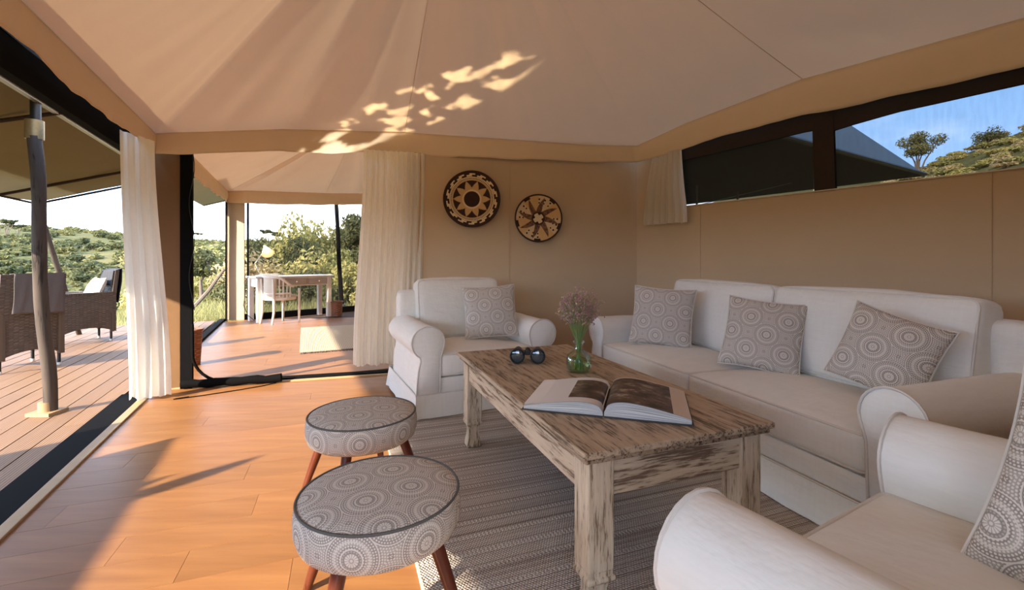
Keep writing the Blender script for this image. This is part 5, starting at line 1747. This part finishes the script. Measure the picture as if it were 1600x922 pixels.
# ---- right hand side, seen through the long window
tx, ty = at_px(1433, 50); plant('tree', 'tree', 7, 'leafB', tx, ty, 2.5, 2.75, 'round loose crowned tree on the hillside seen through the long window', z=gz(tx, ty) - .3)
tx, ty = at_px(1545, 48); plant('shrub', 'bush', 2, 'leafC', tx, ty, 1.7, 2.2, 'dark green shrub on the hillside right of the round tree', z=gz(tx, ty) - .3)
rnd = random.Random(8)
for k in range(290):
    px = rnd.uniform(1360, 1640) if k < 170 else rnd.uniform(1640, 2900); Y = rnd.uniform(30, 54); x, y = at_px(px, Y)
    plant('shrub', 'far', 1 + k % 4, rnd.choice(('leafA', 'leafD', 'leafA')), x, y, rnd.uniform(.5, 1.2), rnd.uniform(.35, .75), 'yellow green tuft of scrub on the hillside ' + ('behind' if px < 1640 else 'to the right of') + ' the long window', 'hillside scrub behind the long window')
# neighbouring tent
M['tarp'] = plain('grey_green_tarpaulin', (.038, .05, .053), .45, var=.1, scale=3)
M['inside'] = plain('dark_tent_inside', (.03, .026, .022), .9)
nb = thing('neighbouring_tent', 'dark grey tarpaulin roofed tent standing beyond the long window', 'tent', (6.35, 7.0, gz(6.35, 7.0)))
o0 = Vector(nb.location)
tip = Vector((6.35, 7.0, 2.42)); d1 = Vector((-.85, -.527, 0)); d2 = Vector((-.527, .85, 0))
a_, b_ = 4.5, 4.6
c00, c10, c11, c01 = tip, tip + d1 * a_, tip + d1 * a_ + d2 * b_, tip + d2 * b_
r0 = tip + d1 * a_ * .5 + d2 * 1.35 + Vector((0, 0, 1.7)); r1 = tip + d1 * a_ * .5 + d2 * (b_ - 1.35) + Vector((0, 0, 1.7))
for nm, th in (('roof', 0),):
    mb = MB()
    for tri in ((c00, r0, c10), (c00, c01, r1, r0), (c01, c11, r1), (c10, r0, r1, c11)):
        b0 = len(mb.v)
        for p in tri: mb.v.append(tuple(p - o0))
        mb.face(list(range(b0, b0 + len(tri))))
    o = mb.build(nm, M['tarp'], nb, smooth=0); sd = o.modifiers.new('solid', 'SOLIDIFY'); sd.thickness = .03
for p, q_ in ((c00, c10), (c00, c01), (c01, c11), (c10, c11)): MB().tube([p - o0, q_ - o0], .03, 8).build('eave_pole', M['blackmetal'], nb)
for p, q_ in ((c00, r0), (c10, r0), (c01, r1)): MB().tube([p - o0 - Vector((0, 0, .04)), q_ - o0 - Vector((0, 0, .04))], .018, 8).build('rafter', M['steel'], nb)
gzn = gz(5, 8)
mb = MB()
for p, q_ in ((c01, c11),):
    pi = p - d1 * 0; 
    b0 = len(mb.v)
    for e in (Vector((pi.x, pi.y, -.6)), Vector((q_.x, q_.y, -.6)), Vector((q_.x, q_.y, 2.42)), Vector((pi.x, pi.y, 2.42))): mb.v.append(tuple(e - o0))
    mb.face([b0, b0 + 1, b0 + 2, b0 + 3])
o = mb.build('wall', M['inside'], nb, smooth=0); sd = o.modifiers.new('solid', 'SOLIDIFY'); sd.thickness = .04
for f in (.25, .62):
    p = c00.lerp(c01, f) + d1 * .3
    MB().tube([Vector((p.x, p.y, -.6)) - o0, Vector((p.x, p.y, 2.5)) - o0], .022, 8).build('post', M['steel'], nb)
for f in (.25, .75):
    p = c00.lerp(c10, f) + d2 * 3.2
    MB().tube([Vector((p.x, p.y, -.6)) - o0, Vector((p.x, p.y, 2.6)) - o0], .022, 8).build('post', M['steel'], nb)
MB().tube([c00.lerp(c10, .9) + d2 * 1.5 - o0, c01.lerp(c11, .2) - Vector((0, 0, 1.0)) - o0], .006, 5).build('brace', M['steel'], nb)
MB().tube([c00.lerp(c10, .2) + d2 * 1.5 - o0, c01.lerp(c11, .9) - Vector((0, 0, 1.0)) - o0], .006, 5).build('brace', M['steel'], nb)
